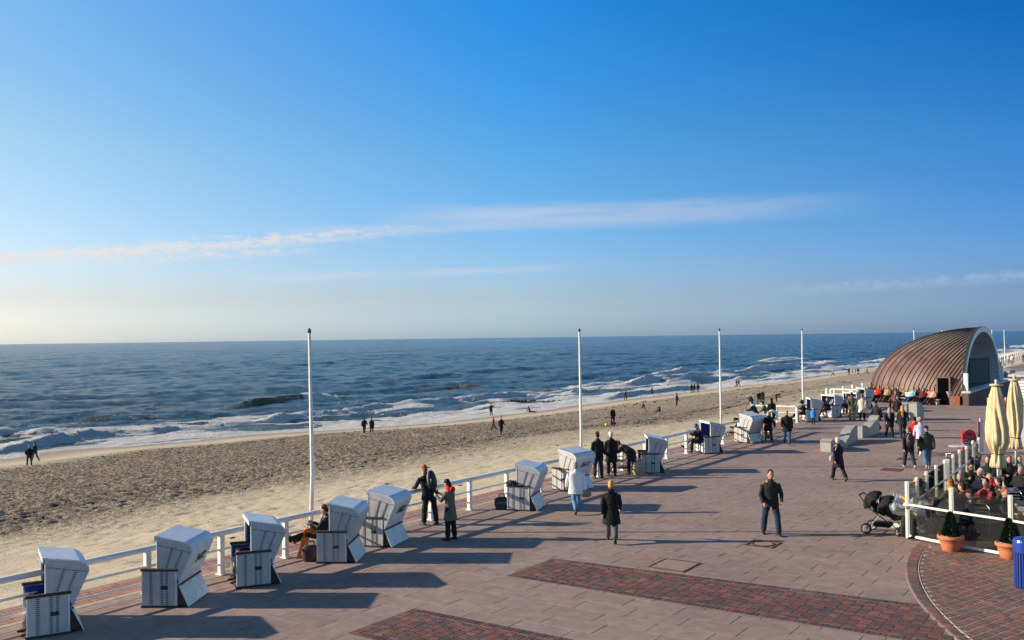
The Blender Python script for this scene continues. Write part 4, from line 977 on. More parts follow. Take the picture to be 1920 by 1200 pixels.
POSES = {
 'stand': dict(lean=2, arms=[(6, 9, 14), (6, 9, 14)], legs=[(3, 4, 3), (-2, 4, 2)]),
 'walk': dict(lean=4, arms=[(-22, 9, 12), (24, 9, 22)], legs=[(24, 2, 6), (-16, 2, 26)]),
 'walk2': dict(lean=4, arms=[(22, 10, 18), (-20, 10, 12)], legs=[(-15, 2, 30), (22, 2, 4)]),
 'pockets': dict(lean=3, arms=[(-8, 20, 55), (2, 14, 40)], legs=[(12, 9, 6), (-8, 8, 6)]),
 'behind': dict(lean=4, arms=[(-28, 10, 30, 28), (-28, 10, 30, 28)], legs=[(8, 3, 5), (-6, 3, 6)]),
 'rail': dict(lean=20, head=14, arms=[(30, 10, 38), (30, 10, 38)], legs=[(6, 7, 4), (-6, 7, 4)]),
 'rail_far': dict(lean=26, arms=[(40, 8, 60), (40, 8, 60)], legs=[(4, 6, 3), (-8, 6, 4)]),
 'phone': dict(lean=3, head=24, arms=[(35, 6, 85), (35, 6, 85)], legs=[(2, 3, 2), (-3, 3, 3)]),
 'bend': dict(lean=64, head=10, arms=[(48, 6, 20), (42, 6, 28)], legs=[(14, 6, 14), (2, 6, 10)]),
 'stoop': dict(lean=88, head=20, arms=[(25, 6, 15), (30, 6, 10)], legs=[(24, 8, 20), (4, 8, 12)]),
 'push': dict(lean=10, head=8, arms=[(32, 8, 45), (32, 8, 45)], legs=[(18, 4, 6), (-12, 4, 18)]),
 'point': dict(lean=0, arms=[(95, 10, 8), (10, 10, 20)], legs=[(4, 4, 2), (-6, 4, 4)]),
 'sit': dict(lean=-8, seat=.47, arms=[(35, 8, 60), (35, 8, 60)], legs=[(84, 7, 82), (84, 7, 78)]),
 'sit_fwd': dict(lean=18, head=14, seat=.47, arms=[(45, 12, 65), (50, 12, 60)], legs=[(86, 8, 84), (86, 8, 80)]),
 'read': dict(lean=2, head=28, seat=.47, arms=[(40, 8, 82), (40, 8, 82)], legs=[(84, 6, 80), (95, 4, 52)]),
 'recline': dict(lean=-32, head=14, seat=.42, arms=[(18, 10, 55, 14), (18, 10, 55, 14)], legs=[(78, 6, 34), (74, 6, 28)]),
 'legs_up': dict(lean=-12, head=26, seat=.47, arms=[(36, 8, 80), (36, 8, 80)], legs=[(100, 4, 30), (96, 6, 36)]),
 'ground': dict(lean=14, head=14, seat=.10, arms=[(50, 14, 35), (50, 14, 35)], legs=[(108, 12, 100), (100, 12, 90)]),
 'lying': dict(lean=-28, head=14, seat=.10, arms=[(-30, 20, 5), (-25, 20, 10)], legs=[(86, 6, 6), (92, 6, 22)]),
 'squat': dict(lean=30, head=12, seat=.34, arms=[(62, 10, 20), (50, 10, 40)], legs=[(105, 14, 128), (105, 14, 128)]),
}
def person(label, loc, yaw, pose='stand', h=1.75, top=BLACK, tlen=.12, legs=DJEANS, hair=HB, hairlen=0, hat=None, shoes=(.012, .011, .010), lod=1, group=None,
           skin=None, scarf=None, hood=None, bag=None, glasses=False, wide=1.0, head_yaw=0, stripe=None, brim=False, collar=None, skirt=False, topmat=None):
    po = POSES[pose]; T = thing('person', label, 'person', loc, yaw, group); T.scale = (h / 1.75,) * 3
    skin = skin or SKIN; lean = R(po['lean']); U = Vector((0, math.sin(lean), math.cos(lean))); Fv = Vector((0, math.cos(lean), -math.sin(lean)))
    TH_, SHk, UA, FA = .43, .41, .285, .255
    seat = po.get('seat')
    def legdir(a, ab, s_): v = Vector((0, math.sin(R(a)), -math.cos(R(a)))); v.x = s_ * math.sin(R(ab)); return v.normalized()
    def chain(o):
        out_ = []
        for s_, (hf, ab, kf) in zip((-1, 1), po['legs']):
            a = o + Vector((s_ * .092, 0, -.02)); kn = a + legdir(hf, ab, s_) * TH_; an = kn + legdir(hf - kf, ab * .4, s_) * SHk; out_.append((a, kn, an))
        return out_
    if seat is None:
        c0 = chain(Vector((0, 0, 0))); hz = .085 - min(c[2].z for c in c0)
    else: hz = seat + .10
    O = Vector((0, 0, hz)); lg = chain(O)
    sp = lambda d, f=0.0: O + U * d + Fv * f
    n = {0: 14, 1: 10, 2: 8}[lod]
    hd = R(po.get('head', 4)) + lean * .35
    HU = Vector((0, math.sin(hd), math.cos(hd))); HF = Vector((0, math.cos(hd), -math.sin(hd)))
    hc = sp(.606, .012) + HU * .108 + HF * .02
    hy = R(head_yaw); HFy = Matrix.Rotation(hy, 3, HU) @ HF; HX = HFy.cross(HU).normalized()
    hrot = Matrix((HX, HFy, HU)).transposed()
    def hp(x, y, z): return hc + HX * x + HFy * y + HU * z
    # ---- body: one continuous surface
    B = MB()
    B.loft([sp(d) for d in (-.07, .04, .15, .29, .43, .51)], [(.13, .10), (.145, .105), (.12, .09), (.135, .10), (.155, .10), (.13, .08)], (1, 0, 0), n)
    B.loft([sp(.49), sp(.55), sp(.61, .008), hc - HU * .04], [(.075, .065), (.056, .056), (.053, .055), (.05, .055)], (1, 0, 0), n)
    B.ell(hc, (.082, .102, .124), hrot, 14, 9); B.ell(hp(0, .028, -.062), (.056, .066, .058), hrot, 12, 7)
    if lod < 2:
        B.ell(hp(0, .100, -.012), (.015, .020, .026), hrot, 8, 5); B.ell(hp(0, .093, -.056), (.024, .012, .010), hrot, 8, 5)
        for s_ in (-1, 1): B.ell(hp(s_ * .079, -.004, -.012), (.012, .022, .032), hrot, 8, 5); B.ell(hp(s_ * .032, .082, .022), (.022, .014, .010), hrot, 8, 5)
    hands = []; arms = []
    for s_, ar in zip((-1, 1), po['arms']):
        fl, ab, eb = ar[:3]; inn = ar[3] if len(ar) > 3 else 0
        sh = sp(.438, 0) + Vector((s_ * .172 * wide, 0, 0))
        d1 = Vector((s_ * math.sin(R(ab)), math.sin(R(fl)) * math.cos(R(ab)), -math.cos(R(fl)) * math.cos(R(ab))))
        e_ = sh + d1 * UA; a2 = R(fl + eb)
        d2 = Vector((s_ * math.sin(R(ab * .3)) - s_ * math.sin(R(inn + min(eb, 60) * .28)), math.sin(a2), -math.cos(a2))).normalized()
        wr = e_ + d2 * FA; arms.append((sh, e_, wr, d2)); hands.append((wr, d2))
        B.loft([sh, e_, wr], [.045, .038, .028], (1, 0, 0), n)
        side = d2.cross(Vector((1, 0, 0)) if abs(d2.x) < .8 else Vector((0, 1, 0))).normalized()
        pn = Vector((-s_, 0, 0)); pn = (pn - d2 * pn.dot(d2)).normalized(); acr = d2.cross(pn).normalized()
        B.loft([wr, wr + d2 * .05, wr + d2 * .088], [(.026, .018), (.040, .017), (.038, .015)], acr, 8)
        if lod < 2:
            rf = .0092
            for q, (o_, l_) in enumerate(((-.030, .062), (-.010, .074), (.010, .070), (.030, .054))):
                b0 = wr + d2 * .080 + acr * o_; b1 = b0 + (d2 * .85 + pn * .35).normalized() * l_ * .5; b2 = b1 + (d2 * .45 + pn * .9).normalized() * l_ * .5
                B.loft([b0, b1, b2], [rf, rf * .95, rf * .8], acr, 6)
            sg = 1 if acr.dot(Vector((0, 1, 0))) > 0 else -1
            B.loft([wr + d2 * .025 + acr * sg * .03, wr + d2 * .06 + acr * sg * .055 + pn * .01, wr + d2 * .088 + acr * sg * .055 + pn * .025], [.012, .0105, .009], d2, 6)
    for (a, kn, an) in lg: B.loft([a, kn, an], [.075, .052, .036], (1, 0, 0), n)
    bo = B.build('body', skin, T); remesh(bo, {0: .0095, 1: .014, 2: .036}[lod], 0, 1 if lod < 2 else 0)
    if lod < 2: dm = bo.modifiers.new('c', 'DECIMATE'); dm.ratio = .27
    # ---- trousers
    B = MB(); hipc = O + Vector((0, 0, 0))
    B.loft([sp(.12), sp(.04), sp(-.06)], [(.150 * wide, .112), (.165 * wide, .122), (.155, .112)], (1, 0, 0), n)
    for (a, kn, an) in lg:
        m1 = a.lerp(kn, .5); m2 = kn.lerp(an, .5); cf = an + (kn - an).normalized() * .015
        B.loft([cf, m2, kn, m1, a], [.076, .078, .082, .096, .105], (1, 0, 0), n, 'end')
    if skirt: B.loft([sp(-.05), lg[0][1].lerp(lg[1][1], .5), lg[0][2].lerp(lg[1][2], .5) + Vector((0, 0, .25))], [(.17, .13), (.2, .15), (.22, .17)], (1, 0, 0), n)
    remesh(B.build('trousers', cloth(legs), T), {0: .017, 1: .029, 2: .045}[lod], {0: .022, 1: .02, 2: 0}[lod])
    # ---- coat or jacket with sleeves
    B = MB(); wd = wide
    secs = [(.05, .180 * wd, .138), (.16, .172 * wd, .132), (.29, .180 * wd, .134), (.40, .192 * wd, .134), (.455, .178 * wd, .122), (.495, .135 * wd, .108), (.53, .088, .088)]
    pts = [sp(d) for d, _, _ in secs]; rad = [(a, c) for _, a, c in secs]
    if seat is None:
        dn = Vector((0, 0, -1)); strd = abs(lg[0][1].y - lg[1][1].y) / 2; kmid = (lg[0][1] + lg[1][1]) / 2 - O; back = Vector((0, kmid.y * .25, 0))
        if tlen > .02:
            for q in (1.0, .5, .0):
                pts.insert(0 if q == 1.0 else len([1 for _ in (1.0, .5) if _ > q]), O + dn * (tlen * q) + back * q); rad.insert(0 if q == 1.0 else len([1 for _ in (1.0, .5) if _ > q]), (.184 * wd + .05 * q * min(1, tlen / .4), .145 + (.05 + .45 * strd) * q * min(1, tlen / .4)))
    else:
        pts.insert(0, sp(-.06, .02)); rad.insert(0, (.185 * wd, .14))
    B.loft(pts, rad, (1, 0, 0), n + 4, 'end')
    if seat is not None and tlen > .25:
        for (a, kn, an) in lg: B.loft([a, a.lerp(kn, tlen * 1.5)], [.115, .105], (1, 0, 0), n)
    for (sh, e_, wr, d2) in arms:
        B.loft([sh + (sp(.43) - sh) * .3, sh, sh.lerp(e_, .5), e_, e_.lerp(wr, .5), wr - d2 * .005], [.066, .068, .064, .058, .052, .045], (1, 0, 0), n)
    if hood: B.ell(sp(.55, -.10), (.115, .07, .075), None, 12, 7)
    B.loft([sp(.53, .005), sp(.560, .01)], [(.095, .09), (.080, .084)], (1, 0, 0), n)
    tm = topmat or cloth(top)
    remesh(B.build('coat' if tlen > .3 else 'jacket', tm, T), {0: .015, 1: .027, 2: .042}[lod], {0: .016, 1: .015, 2: 0}[lod] * (.45 if topmat else 1))
    # ---- shoes
    for (a, kn, an), (hf, ab, kf) in zip(lg, po['legs']):
        ft = R(hf - kf) * (.9 if seat is None else .5)
        if seat is not None: ft = R(max(-10, (hf - kf))) 
        fd = Vector((0, math.cos(ft), math.sin(ft))); fu = Vector((0, -math.sin(ft), math.cos(ft)))
        if seat is None and ft < 0: pass
        b = MB(); b.loft([an - fd * .055 - fu * .045, an + fd * .03 - fu * .042, an + fd * .12 - fu * .055, an + fd * .185 - fu * .062], [(.036, .040), (.041, .043), (.046, .030), (.036, .022)], (1, 0, 0), 10)
        b.loft([an - fu * .03, an + fu * .03], [(.046, .05), (.048, .05)], (1, 0, 0), 8)
        b.build('shoe', M('shoe_%02d%02d%02d' % tuple(int(q * 99) for q in shoes), shoes, .5, var=.1), T, smooth=True)
    # ---- hair, hat
    if hat is not None:
        B = MB(); B.ell(hp(0, -.012, .035), (.090, .108, .100), hrot, 14, 8)
        if brim: B.loft([hp(0, -.02, .045), hp(0, -.02, .032)], [(.15, .165), (.155, .17)], HX, 14)
        elif lod < 2: B.loft([hp(0, .08, .035), hp(0, .15, .022)], [(.07, .012), (.055, .008)], HX, 10)
        remesh(B.build('hat', cloth(hat, name='felt'), T), .014 if lod < 2 else .03)
        if hair is not None and lod < 2:
            B = MB(); B.ell(hp(0, -.035, -.02), (.082, .082, .085), hrot, 12, 7); remesh(B.build('hair', cloth(hair, .7, 'hair'), T), .016)
    elif hair is not None:
        B = MB(); ls_ = 1.0 if hairlen else .955; B.ell(hp(0, -.024 if not hairlen else -.020, .034 if not hairlen else .028), (.094 * ls_, .106 * ls_, .112 * ls_), hrot, 14, 8); B.ell(hp(0, -.045, -.035), (.088 if hairlen else .079, .080, .095 if hairlen else .075), hrot, 12, 7)
        if hairlen: B.loft([hp(0, -.045, 0), hp(0, -.06, -.10), hp(0, -.075, -.10 - hairlen)], [(.088, .065), (.09, .055), (.07, .04)], HX, 10)
        remesh(B.build('hair', cloth(hair, .7, 'hair'), T), .017 if lod < 2 else .03, .012 if lod < 2 else 0)
    if lod < 2:
        if glasses:
            b = MB(); [b.ell(hp(s_ * .034, .092, .012), (.027, .010, .020), hrot, 8, 5) for s_ in (-1, 1)]; b.box(hp(0, .1, .014), (.02, .006, .006)); b.build('sunglasses', M('dark_lens', (.01, .01, .012), .15), T)
        else:
            for s_ in (-1, 1): b = MB(); b.ell(hp(s_ * .032, .0895, .008), (.012, .006, .006), hrot, 8, 5); b.build('eye', M('eye_dark', (.03, .02, .018), .3), T)
        b = MB(); b.ell(hp(0, .1005, -.056), (.020, .005, .0055), hrot, 8, 5); b.build('lips', M('lips', (.30, .09, .075), .5), T)
    if scarf:
        B = MB(); B.loft([sp(.55, .02), sp(.60, .02)], [(.115, .115), (.10, .10)], (1, 0, 0), 12); B.loft([sp(.56, .11), sp(.40, .155), sp(.22, .16)], [(.035, .02), (.04, .018), (.045, .015)], (1, 0, 0), 8)
        B.loft([sp(.56, .10) + Vector((.05, 0, 0)), sp(.42, .155) + Vector((.05, 0, 0)), sp(.30, .155) + Vector((.06, 0, 0))], [(.035, .02), (.035, .018), (.04, .015)], (1, 0, 0), 8)
        remesh(B.build('scarf', cloth(scarf), T), .014, .01)
    if collar:
        B = MB(); B.loft([sp(.535), sp(.60, .0)], [(.125, .115), (.095, .095)], (1, 0, 0), 12); B.ell(sp(.53, -.12), (.12, .06, .085), None, 12, 7); remesh(B.build('collar', cloth(collar), T), .014, .012)
    if stripe: pass
    T['_'] = 0; del T['_']
    fr = dict(T=T, O=O, U=U, F=Fv, sp=sp, hands=hands, hc=hc, hp=hp, s=h / 1.75, yaw=yaw, loc=Vector(loc))
    return fr
def wpos(fr, v):
    return fr['loc'] + Matrix.Rotation(R(fr['yaw']), 3, 'Z') @ (v * fr['s'])
def carried(fr, name, label, cat, v, builder):
    """a thing carried by a person: top-level, at a point given in the person's frame"""
    t = thing(name, label, cat, wpos(fr, v), fr['yaw']); builder(t); return t
def toward(p, ang=0):
    """yaw that faces the camera position from p, turned by ang"""
    return math.degrees(math.atan2(-p.x, p.y)) + 180 + ang

# ---- people on the promenade (feet seen in the photo give where they stand)
def pp(px, py, z=0): return at(px, py, z)
black_g = cloth(BLACK)
f_main = person('man in a black jacket and jeans walking towards the camera', pp(1446, 1003), 176, 'pockets', 1.80, (.022, .023, .024), .15, DJEANS, HD, skin=SKIN_RED, lod=0, wide=1.16)
f_blk = person('woman with short blond hair in a long black hooded coat and grey trousers walking away', pp(1147, 1016), -8, 'walk', 1.68, (.016, .016, .015), .37, GREYT, HBL, lod=0, wide=1.2, hood=True)
f_wht = person('woman in a quilted white jacket and bright blue jeans walking away', pp(1081, 962), 10, 'walk2', 1.62, (.80, .79, .76), .22, LJEANS, HG, lod=0, wide=1.4, topmat=M('quilted_white', (.80, .79, .76), .6, var=.05, bump=.6, bscale=9, bdist=.03))
f_bag = person('man with reddish hair and a black backpack leaning on the railing', pp(806, 984), 38, 'rail', 1.80, BLACK, .20, (.014, .013, .013), HR, lod=0, wide=1.35)
f_par = person('woman in a khaki parka with a red hood looking down at her phone', pp(845, 1012), 60, 'phone', 1.66, KHAKI, .36, (.012, .016, .026), HD, lod=0, collar=RED, hairlen=.05)
f_m1 = person('man in dark coat and jeans at the railing, left of the white haired one', pp(1122, 897), 22, 'stand', 1.80, BLACK, .20, DJEANS, HB, lod=1, wide=1.12)
f_m2 = person('white haired person in a long black coat at the railing', pp(1147, 892), 14, 'stand', 1.74, BLACK, .40, BLACK, HW, lod=1, wide=1.2)
f_bd = person('person in a red hat and dark coat bending over the pushchair', pp(1186, 890), 62, 'bend', 1.70, (.03, .026, .02), .30, BLACK, HB, hat=RED, lod=1, wide=1.15)
f_tab = person('reader with a blue cap sitting in dark clothes in the beach chair', BC[9].location + Matrix.Rotation(BC[9].rotation_euler.z, 3, 'Z') @ Vector((.25, .30, 0)), math.degrees(BC[9].rotation_euler.z) + 4, 'read', 1.72, BLACK, .3, BLACK, HD, hat=(.02, .12, .28), lod=1, wide=1.1)
f_or = person('brown haired reader in dark top with feet up on the railing', BC[4].location + Matrix.Rotation(BC[4].rotation_euler.z, 3, 'Z') @ Vector((.22, .44, 0)), math.degrees(BC[4].rotation_euler.z), 'legs_up', 1.68, (.03, .03, .034), .1, (.03, .03, .03), HB, lod=1)
for k_, lab, tp, xx in ((1, 'seated person hidden in the bottom left beach chair', BLACK, -.25), (2, 'seated person hidden in the numbered second beach chair, only black shoes showing', BLACK, .1), (3, 'seated person in dark trousers in the third beach chair', BLACK, 0), (5, 'person deep inside the beach chair numbered 3622', BLACK, 0), (8, 'person inside the beach chair right of the red hat', (.08, .08, .08), .2)):
    c_ = BC[k_]; person(lab, c_.location + Matrix.Rotation(c_.rotation_euler.z, 3, 'Z') @ Vector((xx, -.10, 0)), math.degrees(c_.rotation_euler.z), 'sit', 1.60, tp, .1, BLACK, HB, lod=1)
f_rol = person('grey haired woman in black pushing a wheeled walker', pp(1441, 828), toward(pp(1441, 828), 8), 'push', 1.60, BLACK, .30, BLACK, HG, lod=1, wide=1.2)
f_m3 = person('balding man in a black coat and jeans walking beside the wheeled walker', pp(1476, 833), toward(pp(1476, 833)), 'walk', 1.76, BLACK, .24, JEANS, None, skin=SKIN_RED, lod=1, wide=1.25)
f_ch = person('small child in a bright blue coat standing before a beach chair', pp(1525, 796), -30, 'stand', 1.02, (.02, .26, .60), .25, BLACK, HW, hat=(.4, .35, .3), lod=1, wide=1.2)
f_ol = person('man in an olive jacket and tan trousers with hands behind his back', pp(1598, 789), -14, 'behind', 1.78, OLIVE, .26, TAN, HD, hat=BLACK, lod=1, wide=1.15)
f_cr = person('woman in a cream coat walking away beside the olive jacket man', pp(1617, 788), -24, 'walk2', 1.66, CREAM, .36, BLACK, HR, lod=1, wide=1.15)
f_dk = person('person in a dark cap and jacket walking past the stone benches', pp(1645, 808), 120, 'walk', 1.74, (.02, .022, .026), .3, NAVY, HD, hat=BLACK, lod=1, wide=1.15)
f_s1 = person('woman with sunglasses and a grey scarf in a black coat', pp(1668, 821), toward(pp(1668, 821), 10), 'walk', 1.68, BLACK, .28, BLACK, HB, lod=1, scarf=(.30, .30, .27), glasses=True, wide=1.15)
f_s2 = person('man with sunglasses and an orange yellow scarf in a dark blazer', pp(1693, 822), toward(pp(1693, 822), 6), 'walk2', 1.80, (.018, .02, .028), .2, DJEANS, HB, lod=1, scarf=(.48, .26, .05), glasses=True, wide=1.1)
person('person in a grey cap carrying a white jumper behind the scarf couple', pp(1683, 793), toward(pp(1683, 793), 150), 'walk', 1.72, BLACK, .2, (.40, .32, .2), HG, hat=(.12, .11, .10), lod=1)
f_rd = person('person in a bright red hooded jacket and dark cap, back to the camera', pp(1716, 850), -22, 'walk', 1.72, RED, .22, (.12, .16, .2), HD, hat=BLACK, lod=1, shoes=(.2, .09, .03), wide=1.1)
f_bl = person('person in a pale blue striped shirt with a pale sun hat walking away', pp(1727, 853), -10, 'walk2', 1.72, (.30, .40, .68), .15, BLACK, HB, hat=(.30, .26, .18), brim=True, shoes=WHITE, lod=1, wide=1.1, topmat=stripes('blue_stripe_shirt', (.26, .36, .68), (.62, .68, .80), 0, 34, .8, .5))
f_g1 = person('person in a grey cap and black padded vest walking away', pp(1705, 878), -6, 'walk', 1.72, BLACK, .14, DJEANS, HG, hat=(.14, .13, .12), shoes=(.3, .27, .24), lod=1, wide=1.1)
f_g2 = person('man in a black leather jacket, black cap and faded jeans walking away', pp(1739, 879), -12, 'walk2', 1.78, (.014, .014, .013), .12, (.07, .14, .26), HG, hat=BLACK, shoes=(.35, .25, .15), lod=1, wide=1.18, topmat=M('black_leather', (.012, .012, .011), .38, var=.2, scale=9, bump=.8, bscale=14, bdist=.03))
f_pu = person('woman with a pale woolly hat in a dark purple coat walking away alone', pp(1573, 901), 8, 'walk', 1.66, (.022, .012, .032), .34, BLACK, HW, hat=(.62, .52, .36), lod=1)
f_lb = person('person in black with a light blue collar leaning over the railing', pp(1419, 806), 50, 'rail_far', 1.74, BLACK, .1, (.03, .035, .05), HB, lod=1, collar=(.10, .42, .62))
person('long haired person in black standing by the stair railing', pp(1448, 802), 10, 'stand', 1.76, BLACK, .25, BLACK, HD, hairlen=.15, lod=1, wide=1.1)
person('person in an olive coat with reddish face beside the lifebuoy', pp(1438, 804), 60, 'rail', 1.66, OLIVE, .3, BROWN, HB, lod=1)
f_h1 = person('person in a black brimmed hat seated beside the child in blue', BC[11].location + Matrix.Rotation(BC[11].rotation_euler.z, 3, 'Z') @ Vector((-.2, .42, 0)), math.degrees(BC[11].rotation_euler.z), 'read', 1.68, BLACK, .35, BLACK, HD, hat=BLACK, brim=True, lod=1)
c_ = BC[12]; person('person reclining under brown in the deep blue beach chair', c_.location + Matrix.Rotation(c_.rotation_euler.z, 3, 'Z') @ Vector((.2, .2, 0)), math.degrees(c_.rotation_euler.z), 'recline', 1.74, BLACK, .1, (.16, .07, .03), None, lod=1)
c_ = BC[13]; person('man in a dark jumper and jeans sitting in the open beach chair', c_.location + Matrix.Rotation(c_.rotation_euler.z, 3, 'Z') @ Vector((.1, .3, 0)), math.degrees(c_.rotation_euler.z), 'sit', 1.76, NAVY, .1, DJEANS, HB, lod=1, skin=SKIN_RED)
person('person in a striped top sitting beside the man in the dark jumper', c_.location + Matrix.Rotation(c_.rotation_euler.z, 3, 'Z') @ Vector((-.35, .25, 0)), math.degrees(c_.rotation_euler.z) + 8, 'sit_fwd', 1.66, (.10, .13, .25), .1, BLACK, HB, lod=1)
c_ = BC[14]; person('white haired person seated in the beach chair nearest the row of sitters', c_.location + Matrix.Rotation(c_.rotation_euler.z, 3, 'Z') @ Vector((0, .3, 0)), math.degrees(c_.rotation_euler.z), 'sit', 1.72, (.10, .10, .11), .1, BLACK, HW, lod=1)
# the row in the sun against the bandshell
row = [(1629, 750, BLACK, HB, BLACK), (1636, 751, BLACK, HD, BLACK), (1644, 753, RED, HB, BLACK), (1652, 753, NAVY, HG, BLACK), (1662, 754, GOLD, HG, BROWN), (1671, 754, BROWN, HD, BLACK), (1680, 755, BLACK, HBL, GREYT),
       (1691, 755, (.30, .22, .13), HBL, BLACK), (1698, 755, BLACK, HD, BLACK), (1708, 757, TEAL, HB, JEANS), (1718, 757, (.05, .03, .025), HB, BLACK), (1728, 758, MAROON, HB, BLACK), (1739, 758, PINK, HD, BLACK), (1747, 759, (.52, .34, .19), HD, NAVY)]
rlab = ['person in black at the far left end of the row seated by the bandshell', 'dark haired person second from the left end of the seated row', 'person in a red top seated in the row by the bandshell', 'grey haired person in navy right of the red top', 'person in a golden brown coat reclining in the seated row',
        'person in brown seated right of the golden coat', 'blond person in black with grey trousers in the seated row', 'light haired person in a beige jacket in the seated row', 'dark haired person in black left of the teal jacket', 'woman in a pale teal jacket and jeans in the seated row',
        'person in very dark brown between the teal and the maroon tops', 'person in a maroon top in the seated row', 'person in a pink top near the right end of the seated row', 'person in a tan checked jacket at the right end of the seated row']
rowyaw = 122
for (x, y, tp, hr, lg_), lab in zip(row, rlab):
    person(lab, pp(x, y), rowyaw + rng.uniform(-6, 6), 'recline', rng.uniform(1.64, 1.80), tp, .2, lg_, hr, lod=1, wide=1.15, skin=SKIN_RED if rng.rand() < .4 else None)
for x_, y_, tp, hr, lab in ((1632, 747, (.05, .04, .035), HD, 'person in brown half hidden behind the left end of the seated row'), (1648, 748, (.25, .02, .03), HG, 'person in dark red behind the golden coat in the seated row'), (1657, 749, BLACK, HB, 'dark figure behind the golden coat in the seated row'),
        (1675, 750, (.08, .085, .09), HD, 'person in grey behind the blond one of the seated row'), (1686, 750, NAVY, HB, 'person in navy behind the beige jacket of the seated row'), (1713, 752, BLACK, HG, 'grey haired figure behind the teal jacket of the seated row'), (1733, 753, (.10, .07, .05), HB, 'person in dull brown behind the pink top of the seated row')):
    person(lab, pp(x_, y_), rowyaw + rng.uniform(-6, 6), 'sit', rng.uniform(1.64, 1.78), tp, .2, BLACK, hr, lod=1, wide=1.15)
person('person in a grey cap with a pink sleeve sitting before the seated row', pp(1679, 766), 10, 'sit', 1.68, (.30, .06, .09), .1, BLACK, HG, hat=(.14, .14, .14), lod=1)
# further along, right of the bandshell
person('person in a red jacket right of the bandshell', at(1873, 700), 170, 'stand', 1.75, RED, .15, BLACK, HB, lod=2)
person('person in a bright blue jacket sitting on the distant stone block', at(1871, 714) + Vector((0, 0, .35)), 110, 'sit', 1.75, BLUE, .15, BLACK, HR, lod=2)
person('distant walker in white and ochre before the far beach chairs', at(1898, 684), 150, 'walk', 1.75, WHITE, .1, (.5, .32, .14), HD, lod=2)
person('distant walker in brown at the right picture edge before the far chairs', at(1919, 680), 150, 'walk', 1.78, (.25, .1, .03), .3, BLACK, HD, lod=2)
f_ye = person('small child in a yellow coat and hat left of the front parasol', at(1856, 768), -20, 'stand', 1.05, (.75, .42, .02), .12, NAVY, None, hat=(.75, .42, .02), shoes=(.75, .42, .02), lod=1, wide=1.1)
person('adult in a dark red top seen between the two parasols', at(1887, 800), 160, 'stand', 1.72, (.20, .03, .03), .12, NAVY, HB, lod=1)
# ---- people on the beach
def onb(px, py): return at_beach(px, py)
def bp_(lab, px, py, yaw, pose, h=1.75, **kw): return person(lab, onb(px, py), yaw, pose, h, lod=kw.pop('lod', 2), **kw)
bp_('man with hands in his pockets at the left picture edge of the beach', 55, 874, 20, 'pockets', 1.78, top=BLACK, legs=(.05, .06, .07), hair=HG, wide=1.2)
bp_('person in a dark jacket walking just behind the man with hands in pockets', 66, 865, 60, 'walk', 1.78, top=NAVY, legs=GREYT, hair=HD)
bp_('left one of the couple holding hands at the water', 683, 813, -5, 'walk', 1.78, top=BLACK, legs=BLACK, hair=HD, wide=1.2)
bp_('right one of the couple holding hands at the water in a long coat', 697, 812, 5, 'walk2', 1.68, top=BLACK, tlen=.4, legs=BLACK, hair=HD, wide=1.2)
bp_('person in dark clothes standing at the water line above the child in the pink hat', 921, 780, 30, 'stand', 1.75, top=NAVY, tlen=.35, legs=BLACK, hair=HB)
bp_('child in a pink hat walking on the beach', 926, 807, 80, 'walk', 1.40, top=(.05, .03, .03), legs=BLACK, hat=(.65, .04, .14))
bp_('person with a small backpack walking right of the child in the pink hat', 940, 815, 200, 'walk2', 1.70, top=BLACK, legs=BLACK, hair=HD)
bp_('person sitting on the sand beside something dark near the water', 994, 774, -60, 'lying', 1.75, top=BLACK, legs=BLACK, hair=HD)
bp_('adult in black standing over the child in purple', 1149, 797, 200, 'stand', 1.75, top=BLACK, tlen=.3, legs=BLACK, hair=HD, wide=1.1)
bp_('child in purple crouching at the feet of the adult in black', 1153, 800, 120, 'squat', 1.15, top=(.10, .02, .09), legs=BLACK, hair=HD)
bp_('person in brown walking at the water right of the groyne', 1173, 751, 10, 'walk', 1.75, top=BROWN, tlen=.3, legs=BLACK, hair=HB)
bp_('person in dark blue walking along the surf', 1223, 742, 100, 'walk', 1.75, top=NAVY, legs=BLACK, hair=HB)
bp_('child in a green jacket crouching on the beach', 1205, 768, 190, 'squat', 1.45, top=(.05, .12, .04), legs=(.06, .05, .04), hair=HB)
bp_('small dark hooded figure sitting upright on the sand', 1237, 772, 140, 'ground', 1.45, top=BLACK, legs=BLACK, hair=HD)
bp_('person in black with one arm raised on the beach', 1269, 762, -60, 'point', 1.75, top=BLACK, legs=NAVY, hair=HD)
bp_('left person of the group of three dark figures by the surf', 1297, 737, 10, 'stand', 1.78, top=BLACK, legs=BLACK, hair=HD)
bp_('middle person of the group of three dark figures by the surf', 1302, 736, -10, 'stand', 1.66, top=BLACK, legs=BLACK, hair=HD)
bp_('right person of the group of three dark figures by the surf', 1309, 736, 0, 'stand', 1.72, top=BLACK, tlen=.3, legs=BLACK, hair=HD, wide=1.2)
bp_('left one of the strolling pair by the water beyond the third flagpole', 1381, 726, -80, 'walk', 1.72, top=BLACK, legs=(.2, .05, .04), hair=HD)
bp_('right one of the strolling pair by the water beyond the third flagpole', 1385, 725, -80, 'walk2', 1.76, top=BLACK, legs=NAVY, hair=HD)
bp_('person squatting left of the two people in blue jeans on the beach', 1411, 757, 60, 'squat', 1.75, top=BLACK, legs=BLACK, hair=HBL)
bp_('left one of the two people in blue jeans bending on the beach', 1423, 760, 170, 'rail', 1.78, top=BLACK, legs=JEANS, hair=HD, wide=1.15)
bp_('right one of the two people bending on the beach in a long black coat', 1430, 757, 150, 'stand', 1.70, top=BLACK, tlen=.4, legs=JEANS, hair=HG, wide=1.15)
